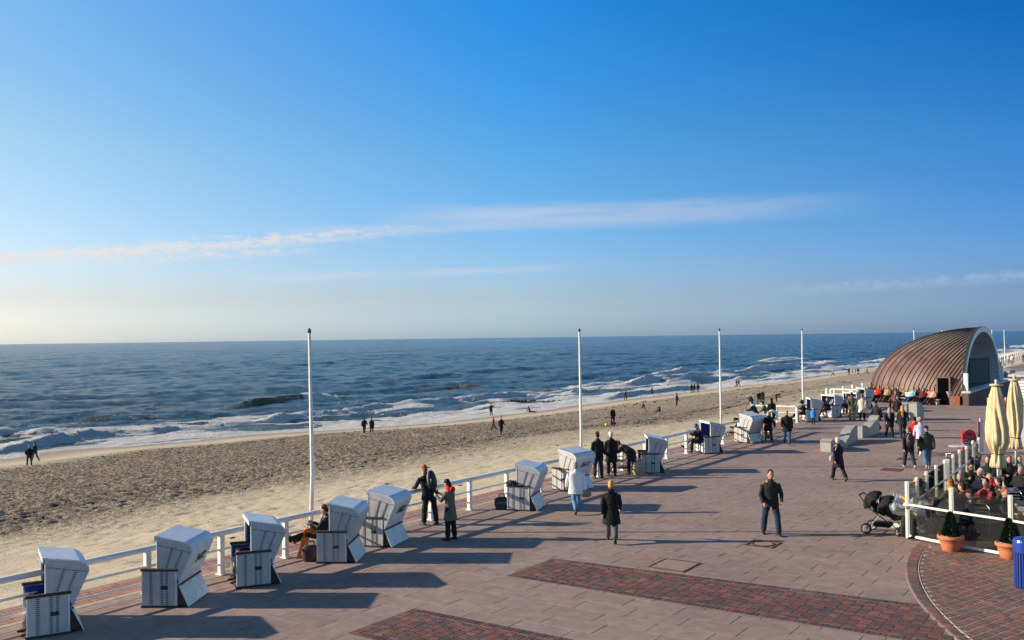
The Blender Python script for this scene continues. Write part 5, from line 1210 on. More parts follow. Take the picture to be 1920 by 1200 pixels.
bp_('person in dark red stooping down on the beach', 1455, 753, -70, 'stoop', 1.60, top=(.25, .02, .03), legs=BLACK, hair=HD)
bp_('person in a pale jacket by the far surf left of the group of four', 1562, 705, 30, 'walk', 1.75, top=(.40, .40, .40), legs=NAVY, hair=HG)
bp_('left person of the far group at the surf beside the bandshell', 1592, 703, 10, 'stand', 1.75, top=BLACK, legs=DJEANS, hair=HD)
bp_('short figure in tan in the far group at the surf', 1598, 700, 10, 'stand', 1.3, top=(.45, .3, .15), legs=(.4, .3, .15), hair=HD)
bp_('figure in pink in the far group at the surf', 1604, 699, 60, 'stand', 1.5, top=PINK, legs=(.1, .1, .1), hair=HD)
bp_('dark figure in the far group at the surf next to the pink one', 1609, 702, -60, 'walk', 1.75, top=BLACK, legs=DJEANS, hair=HD, wide=1.2)
bp_('person in brown nearest the bandshell on the far beach', 1626, 702, 60, 'walk', 1.75, top=BROWN, tlen=.25, legs=(.1, .1, .11), hair=HD)

# ================================================================== THINGS CARRIED AND LYING ABOUT
bag_black = M('black_bag', (.014, .014, .016), .5, var=.3, bump=.5)
def backpack(t):
    b = MB(); b.loft([(0, 0, -.24), (0, 0, -.1), (0, 0, .1), (0, -.01, .22)], [(.15, .09), (.165, .115), (.155, .11), (.10, .07)], (1, 0, 0), 12); o = b.build('pack', bag_black, t, smooth=True)
    b = MB(); b.loft([(0, -.10, -.16), (0, -.115, .0)], [(.11, .05), (.11, .05)], (1, 0, 0), 10); b.build('front_pocket', bag_black, t, smooth=True)
    for s_ in (-1, 1): b = MB(); b.tube([(s_ * .08, .06, .2), (s_ * .13, .13, .26), (s_ * .14, .20, .1), (s_ * .13, .10, -.14)], .018, 6); b.build('strap', bag_black, t)
    b = MB(); b.tube([(-.04, 0, .25), (0, 0, .31), (.04, 0, .25)], .009, 6); b.build('grab_loop', M('pale_strap', (.6, .6, .6), .6), t)
t = carried(f_bag, 'backpack', 'black backpack on the back of the man leaning on the railing', 'backpack', f_bag['sp'](.33, -.24), backpack); t.rotation_euler = Matrix.Rotation(R(38), 3, 'Z').to_euler(); t.rotation_euler[0] = R(-16)
def phone(t): MB().box((0, 0, 0), (.07, .012, .14), None, .004).build('case', M('phone_black', (.01, .01, .012), .2), t); MB().box((0, -.008, 0), (.06, .003, .12)).build('screen', M('phone_glass', (.03, .035, .04), .1), t)
carried(f_par, 'phone', 'dark phone held up by the woman in the khaki parka', 'phone', (f_par['hands'][0][0] + f_par['hands'][1][0]) / 2 + Vector((0, .05, .09)), phone)
def sling(t):
    b = MB(); b.loft([(0, 0, -.11), (0, 0, .07)], [(.16, .05), (.15, .045)], (1, 0, 0), 12); b.build('pouch', M('sage_bag', (.20, .20, .13), .7, bump=.3), t, smooth=True)
    b = MB(); b.tube([(-.12, 0, .07), (-.05, 0, .2), (.05, 0, .2), (.12, 0, .07)], .010, 6); b.build('strap', bag_black, t)
carried(f_wht, 'handbag', 'sage green handbag held by the woman in the white jacket', 'handbag', f_wht['hands'][1][0] + Vector((.05, .02, -.12)), sling)
def shbag(t):
    b = MB(); b.loft([(0, 0, -.09), (0, 0, .08)], [(.13, .05), (.11, .04)], (1, 0, 0), 12); b.build('pouch', M('cream_leather', (.60, .50, .34), .5), t, smooth=True)
    b = MB(); b.tube([(.02, 0, .08), (.12, -.07, .38), (.20, -.03, .66), (.22, .08, .68)], .013, 6); b.build('strap', M('cream_leather'  , (.60, .50, .34), .5), t)
carried(f_pu, 'shoulder_bag', 'cream shoulder bag of the woman in the purple coat', 'bag', f_pu['O'] + Vector((-.27, -.02, .02)), shbag)
for fr_, lab in ((f_g1, 'black daypack on the back of the person in the grey cap'),):
    t = carried(fr_, 'backpack', lab, 'backpack', fr_['sp'](.30, -.20), backpack)
def tablet(t): MB().box((0, 0, 0), (.24, .012, .17), None, .004).build('cover', bag_black, t); MB().box((0, .008, 0), (.21, .003, .14)).build('screen', M('dim_screen', (.04, .05, .07), .15), t)
t = carried(f_tab, 'tablet', 'dark tablet held by the reader in the blue cap', 'tablet', (f_tab['hands'][0][0] + f_tab['hands'][1][0]) / 2 + Vector((0, .10, .09)), tablet)
def drape(name, label, cat, mat, loc, yaw, secs, disp=.05, vox=.02):
    b = MB(); [b.loft(*s_) for s_ in secs]; o = b.build(name, mat, None, loc, yaw); remesh(o, vox, disp); tag(o, label, cat); return o
orange = M('orange_blanket', (.72, .22, .02), .9, var=.2, bump=.5, bscale=12, bdist=.03)
c_ = BC[4]; y4 = math.degrees(c_.rotation_euler.z); q4 = Matrix.Rotation(R(y4), 3, 'Z')
drape('blanket', 'orange blanket over the knees of the reader, hanging to the ground', 'blanket', orange, c_.location + q4 @ Vector((.25, .42, 0)), y4,
      [([(0, .05, .56), (0, .28, .66), (0, .42, .62)], [(.20, .11), (.21, .11), (.20, .12)], (1, 0, 0), 14), ([(-.12, .44, .62), (-.15, .50, .40), (-.15, .56, .16), (-.14, .60, .02)], [(.10, .07), (.10, .055), (.085, .05), (.10, .06)], (1, 0, 0), 12),
       ([(.12, .44, .62), (.14, .48, .42), (.16, .50, .28)], [(.11, .06), (.10, .05), (.09, .04)], (1, 0, 0), 12)], .06)
def tote(label, loc, yaw, mat, s=1.0):
    t = thing('tote_bag', label, 'bag', loc, yaw)
    b = MB(); b.loft([(0, 0, .03), (0, 0, .18), (0, .02, .34)], [(.16 * s, .10 * s), (.20 * s, .12 * s), (.19 * s, .07 * s)], (1, 0, 0), 14); o = b.build('body', mat, t, smooth=True)
    for s_ in (-1, 1): b = MB(); b.tube([(-.1 * s, s_ * .05, .33), (-.06 * s, s_ * .07, .50), (.06 * s, s_ * .07, .50), (.1 * s, s_ * .05, .33)], .012, 6); b.build('handle', mat, t)
    return t
tote('dark brown open bag on the paving under the orange blanket', at(583, 1052) , 20, M('brown_bag', (.05, .025, .02), .7, bump=.4), 1.2)
t = tote('black and blue sports bag at the foot of a beach chair', at(941, 955), 10, bag_black, 1.25); MB().box((0, -.145, .24), (.34, .012, .05), None, .004).build('blue_band', M('blue_band', (.02, .10, .5), .6), t)
def crumple(label, name, cat, loc, mat, sz, yaw=0, disp=.08, seed=0):
    rs = random.Random(seed); b = MB()
    for i in range(7): b.ell((rs.uniform(-.5, .5) * sz[0], rs.uniform(-.4, .4) * sz[1], sz[2] * rs.uniform(.25, .6)), (sz[0] * .38, sz[1] * .38, sz[2] * .42), None, 10, 6)
    o = b.build(name, mat, None, loc, yaw); remesh(o, .02, disp); return tag(o, label, cat)
fur = M('shaggy_beige', (.52, .42, .27), .95, var=.45, scale=10, bump=1, bscale=30, bdist=.03)
crumple('shaggy beige blanket heaped beside the bent person in the red hat', 'heaped_blanket', 'blanket', at(1199, 890) , fur, (.30, .26, .62), 0, .10, 3)
crumple('dark jacket lying on the armrest of the chair with the sports bag', 'folded_jacket', 'jacket', BC[6].location + Matrix.Rotation(BC[6].rotation_euler.z, 3, 'Z') @ Vector((-.58, .20, .82)), cloth((.03, .033, .04)), (.16, .30, .16), math.degrees(BC[6].rotation_euler.z), .05, 5)
ye = thing('toy_ball', 'small yellow ball on the sand left of the child in purple', 'ball', at_beach(1137, 799)); MB().ell((0, 0, .13), (.15, .15, .14), None, 16, 10).build('ball', M('yellow_toy', (.8, .62, .02), .5), ye, smooth=True)
gb = thing('toy_ball', 'bright green ball between the two folded parasols', 'ball', at(1890, 806, 0)); MB().ell((0, 0, .5), (.16, .16, .16), None, 16, 10).build('ball', M('green_toy', (.02, .55, .08), .4), gb, smooth=True); b = MB(); b.tube([(0, 0, 0), (0, 0, .4)], .012, 6); b.build('stick', M('green_toy', (.02, .55, .08), .4), gb)
t = thing('lifebuoy', 'white lifebuoy ring on the stair railing behind the wheeled walker', 'lifebuoy', at(1449, 812) + Vector((0, 0, .98)), 5)
bm = bmesh.new(); b = MB(); b.loft([(math.cos(a) * .27, 0, math.sin(a) * .27) for a in np.linspace(0, 2 * math.pi, 25)], [.075] * 25, (0, 1, 0), 8, False); b.build('ring', white, t, smooth=True)
for a in (.8, 2.4, 3.9, 5.5): b = MB(); b.tube([(math.cos(a) * .27 - .0, -.01, math.sin(a) * .27), (math.cos(a + .12) * .27, .01, math.sin(a + .12) * .27)], .081, 10); b.build('rope_band', M('rope_grey', (.35, .33, .3), .8), t)
b = MB(); b.box((0, .09, -.4), (.06, .06, 1.1)); b.build('bracket', white_worn, t)

# ---- prams and walker
rubber = M('black_rubber', (.02, .02, .02), .8); alu = M('aluminium', (.55, .56, .57), .32, .95, var=.05); pram_black = cloth((.012, .012, .013), .8, 'pramcloth')
rim_m = M('grey_rim', (.42, .42, .40), .45)
def wheel(t, c, r, wdt=.045, name='wheel', ang=0):
    rot = Matrix.Rotation(math.pi / 2, 3, 'Y'); rot = Matrix.Rotation(ang, 3, 'Z') @ rot
    def ring_(r0, r1, hw, mat, nm, par):
        b = MB(); b.lathe([(r0, -hw), (r1 * .96, -hw), (r1, -hw * .5), (r1, hw * .5), (r1 * .96, hw), (r0, hw)], 20); b.v = [tuple(rot @ Vector(v) + Vector(c)) for v in b.v]; b.f = [f for f in b.f if len(f) == 4]
        n20 = 20; k = 5 * n20; b.f += [(k + i, k + (i + 1) % n20, (i + 1) % n20, i) for i in range(n20)]; return b.build(nm, mat, par)
    w_ = ring_(r * .70, r, wdt / 2, rubber, name, t); ring_(r * .50, r * .71, wdt * .36, rim_m, 'rim', w_)
    b = MB()
    for k in range(3):
        a = k * 2 * math.pi / 3; d = Vector((0, math.cos(a), math.sin(a))); d = Matrix.Rotation(ang, 3, 'Z') @ d; b.tube([Vector(c) + d * .01, Vector(c) + d * r * .6], r * .09, 6)
    b.build('spokes', rim_m, w_); return w_
def pram(label, loc, yaw, seats=2, frame=None, col=None, s=1.0, lining_c=None):
    fm = frame or M('pram_frame', (.03, .03, .032), .4, .3); cm = col or pram_black
    t = thing('pushchair', label, 'pushchair', loc, yaw); t.scale = (s,) * 3
    wheel(t, (-.30, -.36, .15), .15); wheel(t, (.30, -.36, .15), .15); wheel(t, (-.20, .48, .115), .115, .04); wheel(t, (.20, .48, .115), .115, .04)
    b = MB()
    for x in (-.25, .25): b.tube([(x, .46, .20), (x, .20, .38), (x, -.30, .72), (x, -.52, 1.02)], .016, 6); b.tube([(x, -.36, .17), (x, -.1, .50)], .014, 6); b.tube([(x * .85, .48, .12), (x * .85, .44, .26)], .018, 6)
    b.tube([(-.28, -.36, .16), (.28, -.36, .16)], .013, 6); b.tube([(-.24, .2, .38), (.24, .2, .38)], .013, 6); b.build('frame', fm, t)
    b = MB(); b.tube([(-.25, -.52, 1.02), (-.24, -.56, 1.05), (.24, -.56, 1.05), (.25, -.52, 1.02)], .022, 8); b.build('handlebar', rubber, t)
    b = MB(); b.box((0, .02, .26), (.40, .46, .12), None, .03); b.build('basket', cm, t)
    for k in range(seats):
        oy, oz = (-.12 + .34 * k, .62 - .10 * k)
        b = MB(); b.loft([(0, oy - .14, oz + .30), (0, oy - .04, oz + .02), (0, oy + .18, oz - .06), (0, oy + .34, oz - .02)], [(.19, .05), (.20, .06), (.19, .07), (.16, .04)], (1, 0, 0), 12); b.build('seat', cm, t, smooth=True)
        b = MB(); vs = []; fs = []; n_ = 12; m_ = 8
        for i in range(m_ + 1):
            a = R(-20 + 130 * i / m_)
            for j in range(n_ + 1):
                q = math.pi * j / n_; vs.append((.25 * math.cos(q), oy - .02 - .36 * math.cos(a) * (.25 + .75 * math.sin(q)) * (1 if 1 else 0), oz + .16 + .40 * math.sin(a) * (.35 + .65 * math.sin(q))))
        for i in range(m_):
            for j in range(n_): p = i * (n_ + 1) + j; fs.append((p, p + 1, p + n_ + 2, p + n_ + 1))
        b.add(vs, fs); o = b.build('canopy', cm, t, smooth=True); md = o.modifiers.new('s', 'SOLIDIFY'); md.thickness = .02
        b = MB(); b.tube([(.215 * math.cos(q), oy + .085 + .0 * q, oz + .14 + .30 * (.35 + .65 * math.sin(q))) for q in np.linspace(0, math.pi, 12)], .012, 6); b.build('canopy_edge', lining_c or cm, o)
    return t
pr = pram('black double pushchair with two canopies left of the cafe glass screen', at(1655, 1000), 96 + 90 + 60 - 12, 2, lining_c=M('silver_grey', (.45, .47, .50), .5))
MB().box((.16, .42, .40), (.09, .03, .03), None, .006).build('reflector', M('amber', (.8, .35, .02), .4), pr)
pram('light framed pushchair before the bent person in the red hat', at(1168, 886), 80, 1, frame=alu, s=.85, col=cloth((.07, .075, .08), name='pramgrey'))
pram('dark folded pushchair behind the railing right of the blue-capped reader', W(49.6, -19.6, 0), 60, 1, s=.9)
t = thing('wheeled_walker', 'wheeled walker pushed by the grey haired woman in black', 'walker', at(1439, 831), toward(at(1439, 831), 8))
for x in (-.25, .25): wheel(t, (x, .28, .09), .09, .035); wheel(t, (x, -.22, .09), .09, .035)
b = MB()
for x in (-.25, .25): b.tube([(x, .28, .12), (x * .95, .05, .55), (x * .9, -.14, .86)], .014, 6); b.tube([(x, -.22, .12), (x * .95, .05, .55)], .013, 6)
b.tube([(-.24, .05, .55), (.24, .05, .55)], .013, 6); b.build('frame', M('walker_green', (.02, .08, .07), .4, .4), t)
for x in (-.22, .22): b = MB(); b.tube([(x, -.12, .86), (x, -.26, .88)], .02, 8); b.build('grip', rubber, t)
b = MB(); b.box((0, .02, .54), (.40, .24, .03), None, .01); b.build('seat', bag_black, t); b = MB(); b.box((0, .16, .36), (.36, .20, .22), None, .03); b.build('basket', bag_black, t)

# ---- benches of the seated row
for i, (px, lab) in enumerate(((1636, 'leftmost bench under the seated row by the bandshell'), (1666, 'second bench from the left under the seated row'), (1697, 'third bench from the left under the seated row'), (1737, 'rightmost bench under the seated row by the bandshell'))):
    t = thing('bench', lab, 'bench', at(px + 3, 752 + i * 2), rowyaw, None)
    for k in range(4): MB().box((0, -.18 + k * .12, .415), (2.0, .10, .03), None, .005).build('seat_slat', board, t)
    for k in range(3): MB().box((0, -.30 - k * .035, .55 + k * .12), (2.0, .03, .09), None, .005).build('back_slat', board, t)
    for x in (-.85, .85):
        b = MB(); b.box((x, 0, .20), (.07, .42, .40)); b.build('leg', coping_m, t); b = MB(); b.tube([(x, -.24, .36), (x, -.40, .86)], .022, 6); b.build('back_support', alu, t)

# ---- groyne and drift on the beach
gx0, gx1 = at_beach(1052, 757), at(952, 755, ZSEA)
t = thing('groyne', 'low line of dark stones and stumps running from the beach into the surf', 'groyne', gx0)
for k in range(44):
    f_ = k / 43; p = (gx0 * (1 - f_) + gx1 * f_) - gx0; b = MB(); r_ = rng.uniform(.16, .34)
    b.ell((0, 0, 0), (r_ * 1.3, r_ * .9, r_ * rng.uniform(.9, 1.6)), None, 7, 5); b.build('stone', M('wet_stone', (.035, .03, .022), .6, var=.3, bump=.5), t, p + Vector((rng.uniform(-.3, .3), rng.uniform(-.3, .3), .12)))
wd = MB()
for k in range(520):
    L_ = rng.uniform(12, 200); tt = .84 - .10 * rng.rand() ** 2 if rng.rand() < .3 else rng.uniform(.05, .85); A_ = -20.3 + (float(water_A(L_)) + 20.3) * tt
    p = W(L_, A_, float(beach_z(L_, A_)) + .02); s_ = rng.uniform(.02, .07) * (1 + L_ / 60)
    wd.ell(p, (s_ * 1.6, s_, s_ * .35), Matrix.Rotation(rng.uniform(0, 3), 3, 'Z'), 6, 4)
stuff(tag(wd.build('seaweed', M('seaweed', (.035, .028, .015), .8, var=.3), None), 'small dark scraps of seaweed scattered over the sand', 'seaweed'))

# ================================================================== CAFE
def glass_material():
    m, n, k, b = newmat('screen_glass'); b.inputs['Base Color'].default_value = (.55, .58, .56, 1); b.inputs['Roughness'].default_value = .03
    tr = n.new('ShaderNodeBsdfTransparent'); tr.inputs[0].default_value = (.74, .77, .75, 1); gl = n.new('ShaderNodeBsdfGlossy'); gl.inputs['Roughness'].default_value = .04
    fr = n.new('ShaderNodeFresnel'); fr.inputs[0].default_value = 1.45; mx = n.new('ShaderNodeMixShader'); k.new(fr.outputs[0], mx.inputs[0]); k.new(tr.outputs[0], mx.inputs[1]); k.new(gl.outputs[0], mx.inputs[2])
    k.new(mx.outputs[0], n['Material Output'].inputs[0]); return m
glass = glass_material()
cream_p = M('cream_white_paint', (.74, .72, .66), .45, var=.05)
front = [at(1703, 1010), at(1786, 1027), at(1897, 1047), at(2010, 1072)]
side_px = [(1719, 895), (1737, 884), (1755, 872), (1772, 862), (1787, 852), (1799, 843), (1812, 836), (1824, 826), (1835, 820)]
side = [front[0]] + [at(x, y, 1.55).xy.to_3d() for x, y in side_px]
HW_ = 1.55
ws = thing('glass_windbreak', 'white framed glass windbreak around the cafe terrace', 'windbreak', front[0], 0)
o0 = front[0]
def wpost(p, wide=.10, h=HW_):
    b = MB(); b.box((0, 0, h / 2), (wide, .085, h), None, .008); b.box((0, -.046, h / 2), (wide * .3, .012, h - .02)); q = b.build('post', cream_p, ws, p - o0); q.rotation_euler = (0, 0, R(-34)); 
    b = MB(); b.box((0, 0, -.008 + .02), (.2, .2, .012)); f = b.build('foot_plate', alu, q)
for i, p in enumerate(front): wpost(p, .11)
for i, p in enumerate(side[1:]): wpost(p, .09 if i != 3 else .12)
wpost(side[4] + Vector((.13, .12, 0)), .12)
def wrail(nm, a, c, z, w_, h_, mat=cream_p):
    d = c - a; b = MB(); b.box((0, 0, 0), (w_, d.length - .1, h_), None, .006); q = b.build(nm, mat, ws, (a + c) / 2 - o0 + Vector((0, 0, z))); q.rotation_euler = d.to_track_quat('Y', 'Z').to_euler()
def pane(a, c, z0_, z1_):
    d = c - a; b = MB(); b.box((0, 0, 0), (.010, d.length - .1, z1_ - z0_)); q = b.build('glass_pane', glass, ws, (a + c) / 2 - o0 + Vector((0, 0, (z0_ + z1_) / 2))); q.rotation_euler = d.to_track_quat('Y', 'Z').to_euler()
for seq in (front, side):
    for a, c in zip(seq[:-1], seq[1:]):
        wrail('middle_rail', a, c, .93, .05, .055); wrail('bottom_rail', a, c, .085, .06, .07)
        pane(a, c, .12, .90); pane(a, c, .96, 1.46)
# plants
terra = M('terracotta', (.50, .17, .075), .8, var=.12, scale=8, bump=.15)
gravel = M('white_gravel', (.6, .57, .5), .9, var=.3, scale=60, bump=.6, bscale=120)
leafm = random_mix('conifer_green', [(.012, .035, .014), (.018, .05, .018), (.010, .028, .012), (.028, .06, .02)], .8, nvar=.3)
def conifer(label, p):
    t = thing('potted_conifer', label, 'potted plant', p, 0); 
    b = MB(); b.lathe([(.001, 0), (.185, 0), (.20, .02), (.26, .20), (.275, .30), (.31, .31), (.325, .34), (.32, .39), (.29, .40), (.265, .36), (.001, .355)], 32); b.build('pot', terra, t, smooth=True)
    g = MB()
    for k in range(260): r_ = .26 * math.sqrt(rng.rand()); a = rng.uniform(0, 6.3); g.ell((r_ * math.cos(a), r_ * math.sin(a), .37), (.02, .016, .014), None, 5, 4)
    stuff(g.build('gravel', gravel, t))
    b = MB(); b.tube([(0, 0, .3), (.01, 0, .95)], [.025, .008], 6); b.build('trunk', dark_wood, t)
    b = MB(); f = []
    for k in range(6500):
        z = rng.rand() ** 1.25; rr = (.185 * (1 - z) ** .75 + .012) * (1 + .12 * math.sin(k * .37 + z * 9)); r_ = rr * (.55 + .45 * rng.rand() ** .4); a = rng.uniform(0, 6.283)
        c = Vector((r_ * math.cos(a), r_ * math.sin(a), .40 + z * .58)); d = Vector((math.cos(a), math.sin(a), rng.uniform(.2, 1.1))).normalized(); s_ = rng.uniform(.030, .055)
        u_ = d.cross(Vector((rng.uniform(-1, 1), rng.uniform(-1, 1), rng.uniform(-1, 1)))).normalized() * s_ * .42
        b.add([c - u_, c + u_, c + d * s_], [(0, 1, 2)])
    stuff(b.build('foliage', leafm, t, fix=False)); return t
conifer('small conifer in a terracotta pot at the middle of the glass screen', at(1783, 1033))
conifer('small conifer in a terracotta pot beside the blue litter bin', at(1893, 1047))
# litter bin
t = thing('litter_bin', 'blue slatted litter bin at the right picture edge', 'litter bin', at(1925, 1104))
bl = M('blue_enamel', (.012, .045, .30), .32, var=.08); 
b = MB(); b.lathe([(.001, 0), (.215, 0), (.215, .05), (.20, .06), (.20, .78), (.001, .78)], 28); b.build('liner', M('dark_blue_liner', (.006, .015, .08), .5), t)
for k in range(24): a = k * 2 * math.pi / 24; MB().box((0, 0, .41), (.014, .036, .74), None, .004).build('slat', bl, t, (math.cos(a) * .232, math.sin(a) * .232, 0), math.degrees(a))
b = MB(); b.lathe([(.001, .79), (.25, .79), (.255, .80), (.255, 1.02), (.24, 1.07), (.19, 1.10), (.001, 1.115)], 32); b.build('lid', bl, t, smooth=False)
b = MB(); rot = Matrix.Rotation(math.pi / 2, 3, 'X'); b.lathe([(.001, 0), (.075, 0), (.075, .02), (.001, .02)], 20); b.v = [tuple(rot @ Vector(v)) for v in b.v]; o = b.build('opening', black_m, t, (.0, -.238, .92)); 
for rz in (-60,): pass
# parasols
canv_y = M('cream_yellow_canvas', (.58, .46, .27), .85, var=.12, bump=.3, bscale=20)
wood_w = M('pale_wood', (.55, .45, .36), .6)
def parasol(label, p, H, rmax, zlow, tie_z, yaw, bulge):
    t = thing('folded_parasol', label, 'parasol', p, yaw)
    b = MB(); b.tube([(0, 0, 0), (0, 0, H - .12)], .035, 12); b.build('pole', M('white_pole', (.7, .69, .66), .4), t, smooth=True)
    b = MB(); b.lathe([(.001, H - .15), (.20, H - .16), (.205, H - .12), (.05, H - .09), (.03, H - .06), (.055, H - .02), (.045, H + .03), (.001, H + .045)], 20); b.build('finial', wood_w, t, smooth=True)
    prof = []; zt = H - .17
    for k in range(26):
        f = k / 25; z = zt + (zlow - zt) * f
        if z > tie_z: g = (z - tie_z) / (zt - tie_z); u_ = 1 - g; r_ = float(np.interp(u_, [0, .12, .35, .62, .82, .94, 1], [.11, .17, .26, rmax, rmax * .97, rmax * .72, .15]))
        else: r_ = .15 + .06 * math.sin(math.pi * .5 * (tie_z - z) / (tie_z - zlow + .001))
        prof.append((max(.05, r_), z))
    prof = prof[::-1]
    def fold(a, z):
        g = min(1, max(0, (zt - z) / (zt - tie_z))); amp = .10 + .20 * g
        return 1 + amp * (abs(math.sin(4 * a + .9 * math.sin(2 * z) * bulge)) - .5) + .07 * math.sin(11 * a + 3 * z) + .05 * math.sin(3 * a + 2 * z)
    b = MB(); b.lathe(prof, 96, (0, 0, 0), fold); b.f = [f for f in b.f if len(f) == 4]; o = b.build('canopy', canv_y, t, smooth=True); md = o.modifiers.new('s', 'SOLIDIFY'); md.thickness = .006
    b = MB(); b.loft([(math.cos(a) * .185, math.sin(a) * .185, tie_z + .02 * math.sin(a)) for a in np.linspace(0, 6.283, 25)], [.014] * 25, (0, 0, 1), 6, False); b.build('tie_cord', M('brown_cord', (.12, .04, .02), .8), t)
    b = MB(); [b.tube([(.02 * math.cos(a), .02 * math.sin(a), .45), (.30 * math.cos(a), .30 * math.sin(a), .02)], .018, 6) for a in (0.3, 2.4, 4.5)]; b.box((0, 0, .03), (.5, .5, .06), None, .02); b.build('stand', alu, t)
p_ = at(1873, 952); parasol('front folded cream parasol with a long diagonal fold, right of the red board', p_, 4.02, .31, 1.28, 1.72, 10, 1.6)
p_ = at(1906, 905); parasol('rear folded cream parasol tied with a dark cord at the right edge', p_, 3.92, .25, 1.25, 1.66, 60, .6)
# kiosk at the right edge
kp = atY(1906, 800, 46.0); t = thing('kiosk', 'white louvred kiosk wall at the right picture edge behind the parasols', 'kiosk', (kp.x, kp.y, 0), -34.6)
MB().box((2.5, 2.0, 1.0), (5.0, 3.8, 2.0)).build('wall', M('pale_grey_wall', (.52, .53, .54), .7), t)
for k in range(9): MB().box((2.5, .06, 2.08 + k * .145), (5.0, .10, .115), Matrix.Rotation(R(-18), 3, 'X'), .01).build('louvre', white, t)
MB().box((2.5, 2.05, 2.7), (4.9, 3.7, 1.3)).build('upper_wall', white_worn, t)
MB().box((2.4, 1.9, 3.42), (5.4, 4.2, .12), None, .02).build('roof', coping_m, t)
# red board with a dark emblem
t = thing('menu_board', 'red round-topped board with a black leaping figure mark', 'board', at(1818, 850), 14)
redp = M('red_enamel', (.62, .012, .02), .4)
poly = [(-.34, 0), (-.34, .75)] + [(.34 * -math.cos(a), .75 + .34 * math.sin(a)) for a in np.linspace(0, math.pi, 20)][1:-1] + [(.34, .75), (.34, 0)]
MB().prism(poly, -.04, .04, 'y').build('panel', redp, t)
MB().prism([(-.27, .0), (-.27, .70), (.27, .70), (.27, .0)], -.052, -.042, 'y').build('slate', M('slate_grey', (.07, .08, .085), .6), t)
em = [(-.16, .92), (-.08, .86), (-.02, .84), (.03, .80), (.06, .84), (.15, .88), (.07, .88), (.06, .93), (.12, .97), (.03, .95), (-.02, .93), (-.06, .95), (-.12, .96)]
MB().prism(em, -.052, -.041, 'y').build('emblem', number_m, t)
b = MB(); b.box((-.38, 0, .55), (.04, .10, 1.1), None, .01); b.build('side_bar', redp, t)
t = thing('banner_stand', 'narrow upright pink and white banner at the far end of the glass screen', 'banner', at(1838, 850), 10)
MB().box((-.05, 0, .75), (.10, .04, 1.4), None, .01).build('pink_strip', M('faded_pink', (.45, .07, .12), .6), t); MB().box((.09, 0, .8), (.16, .05, 1.6), None, .01).build('white_strip', board, t)
# furniture
seat_red = M('red_woven_seat', (.45, .03, .03), .7, bump=.4, bscale=80); seat_grey = M('grey_woven_seat', (.10, .10, .10), .7, bump=.4, bscale=80)
def cafe_chair():
    t = thing('cafe_chair', 'x', 'chair', (0, 0, 0), 0, 'aluminium chairs on the cafe terrace')
    MB().box((0, 0, .45), (.42, .42, .025), None, .01).build('seat', seat_grey, t)
    b = MB(); b.tube([(-.23, .2, 0), (-.24, .2, .66), (-.24, -.12, .68), (-.22, -.24, .80), (-.12, -.27, .90), (.12, -.27, .90), (.22, -.24, .80), (.24, -.12, .68), (.24, .2, .66), (.23, .2, 0)], .0135, 6); b.build('arm_frame', alu, t, smooth=True)
    for s_ in (-1, 1): b = MB(); b.tube([(s_ * .21, -.2, .45), (s_ * .23, -.25, 0)], .0125, 6); b.build('leg', alu, t)
    for k in range(3): b = MB(); b.box((0, -.25 - k * .008, .60 + k * .09), (.40, .012, .035)); b.build('back_slat', alu, t)
    return t
def cafe_table():
    t = thing('cafe_table', 'x', 'table', (0, 0, 0), 0, 'round cafe tables')
    b = MB(); b.lathe([(.001, .70), (.36, .70), (.375, .715), (.36, .73), (.001, .73)], 28); b.build('table_top', M('white_table', (.70, .70, .68), .35), t)
    b = MB(); b.tube([(0, 0, .05), (0, 0, .70)], .03, 10); b.build('column', alu, t)
    for k in range(4): a = k * math.pi / 2 + .78; b = MB(); b.tube([(0, 0, .12), (.28 * math.cos(a), .28 * math.sin(a), .02)], .018, 6); b.build('foot', alu, t)
    return t
red_cup = M('red_cup', (.62, .01, .012), .3); org_cup = M('orange_cup', (.75, .25, .02), .3)
def cup(label, p, m):
    t = thing('cup', label, 'cup', p); b = MB(); b.lathe([(.001, 0), (.03, 0), (.045, .07), (.04, .07), (.001, .02)], 16); b.build('bowl', m, t, smooth=True)
    b = MB(); b.lathe([(.001, -.006), (.07, -.002), (.07, .002), (.001, .001)], 16); b.build('saucer', white, t); b = MB(); b.tube([(.04, 0, .055), (.065, 0, .04), (.04, 0, .02)], .006, 5); b.build('handle', m, t)
T0 = cafe_table(); tabs = [(1747, 990, 'round table by the corner of the glass screen with two red cups'), (1846, 925, 'round table with a red and an orange cup behind the front parasol'), (1908, 1003, 'white round table at the right edge behind the second potted conifer'), (1797, 868, 'pale round table outside the far end of the glass screen'), (1885, 960, 'round table at the foot of the front parasol')]
tp = []
for i, (x, y, lab) in enumerate(tabs):
    t = T0 if i == 0 else copy_tree(T0); t['label'] = lab; t.location = at(x, y); tp.append(at(x, y))
cup('red cup nearest the glass screen on the corner table', tp[0] + Vector((-.12, -.12, .745)), red_cup); cup('red cup further back on the corner table', tp[0] + Vector((.10, .05, .745)), red_cup)
cup('red cup beside the orange one on the table behind the parasol', tp[1] + Vector((-.12, 0, .745)), red_cup); cup('orange cup on the table behind the parasol', tp[1] + Vector((.14, -.02, .745)), org_cup)
t = thing('beer_glass', 'glass of amber beer on the table at the right edge', 'glass', tp[2] + Vector((-.12, -.2, .735))); b = MB(); b.lathe([(.001, 0), (.03, 0), (.038, .13), (.001, .13)], 14); b.build('beer', M('amber_beer', (.55, .28, .03), .1), t); b = MB(); b.lathe([(.001, .131), (.038, .131), (.038, .15), (.001, .152)], 14); b.build('head', white, t)
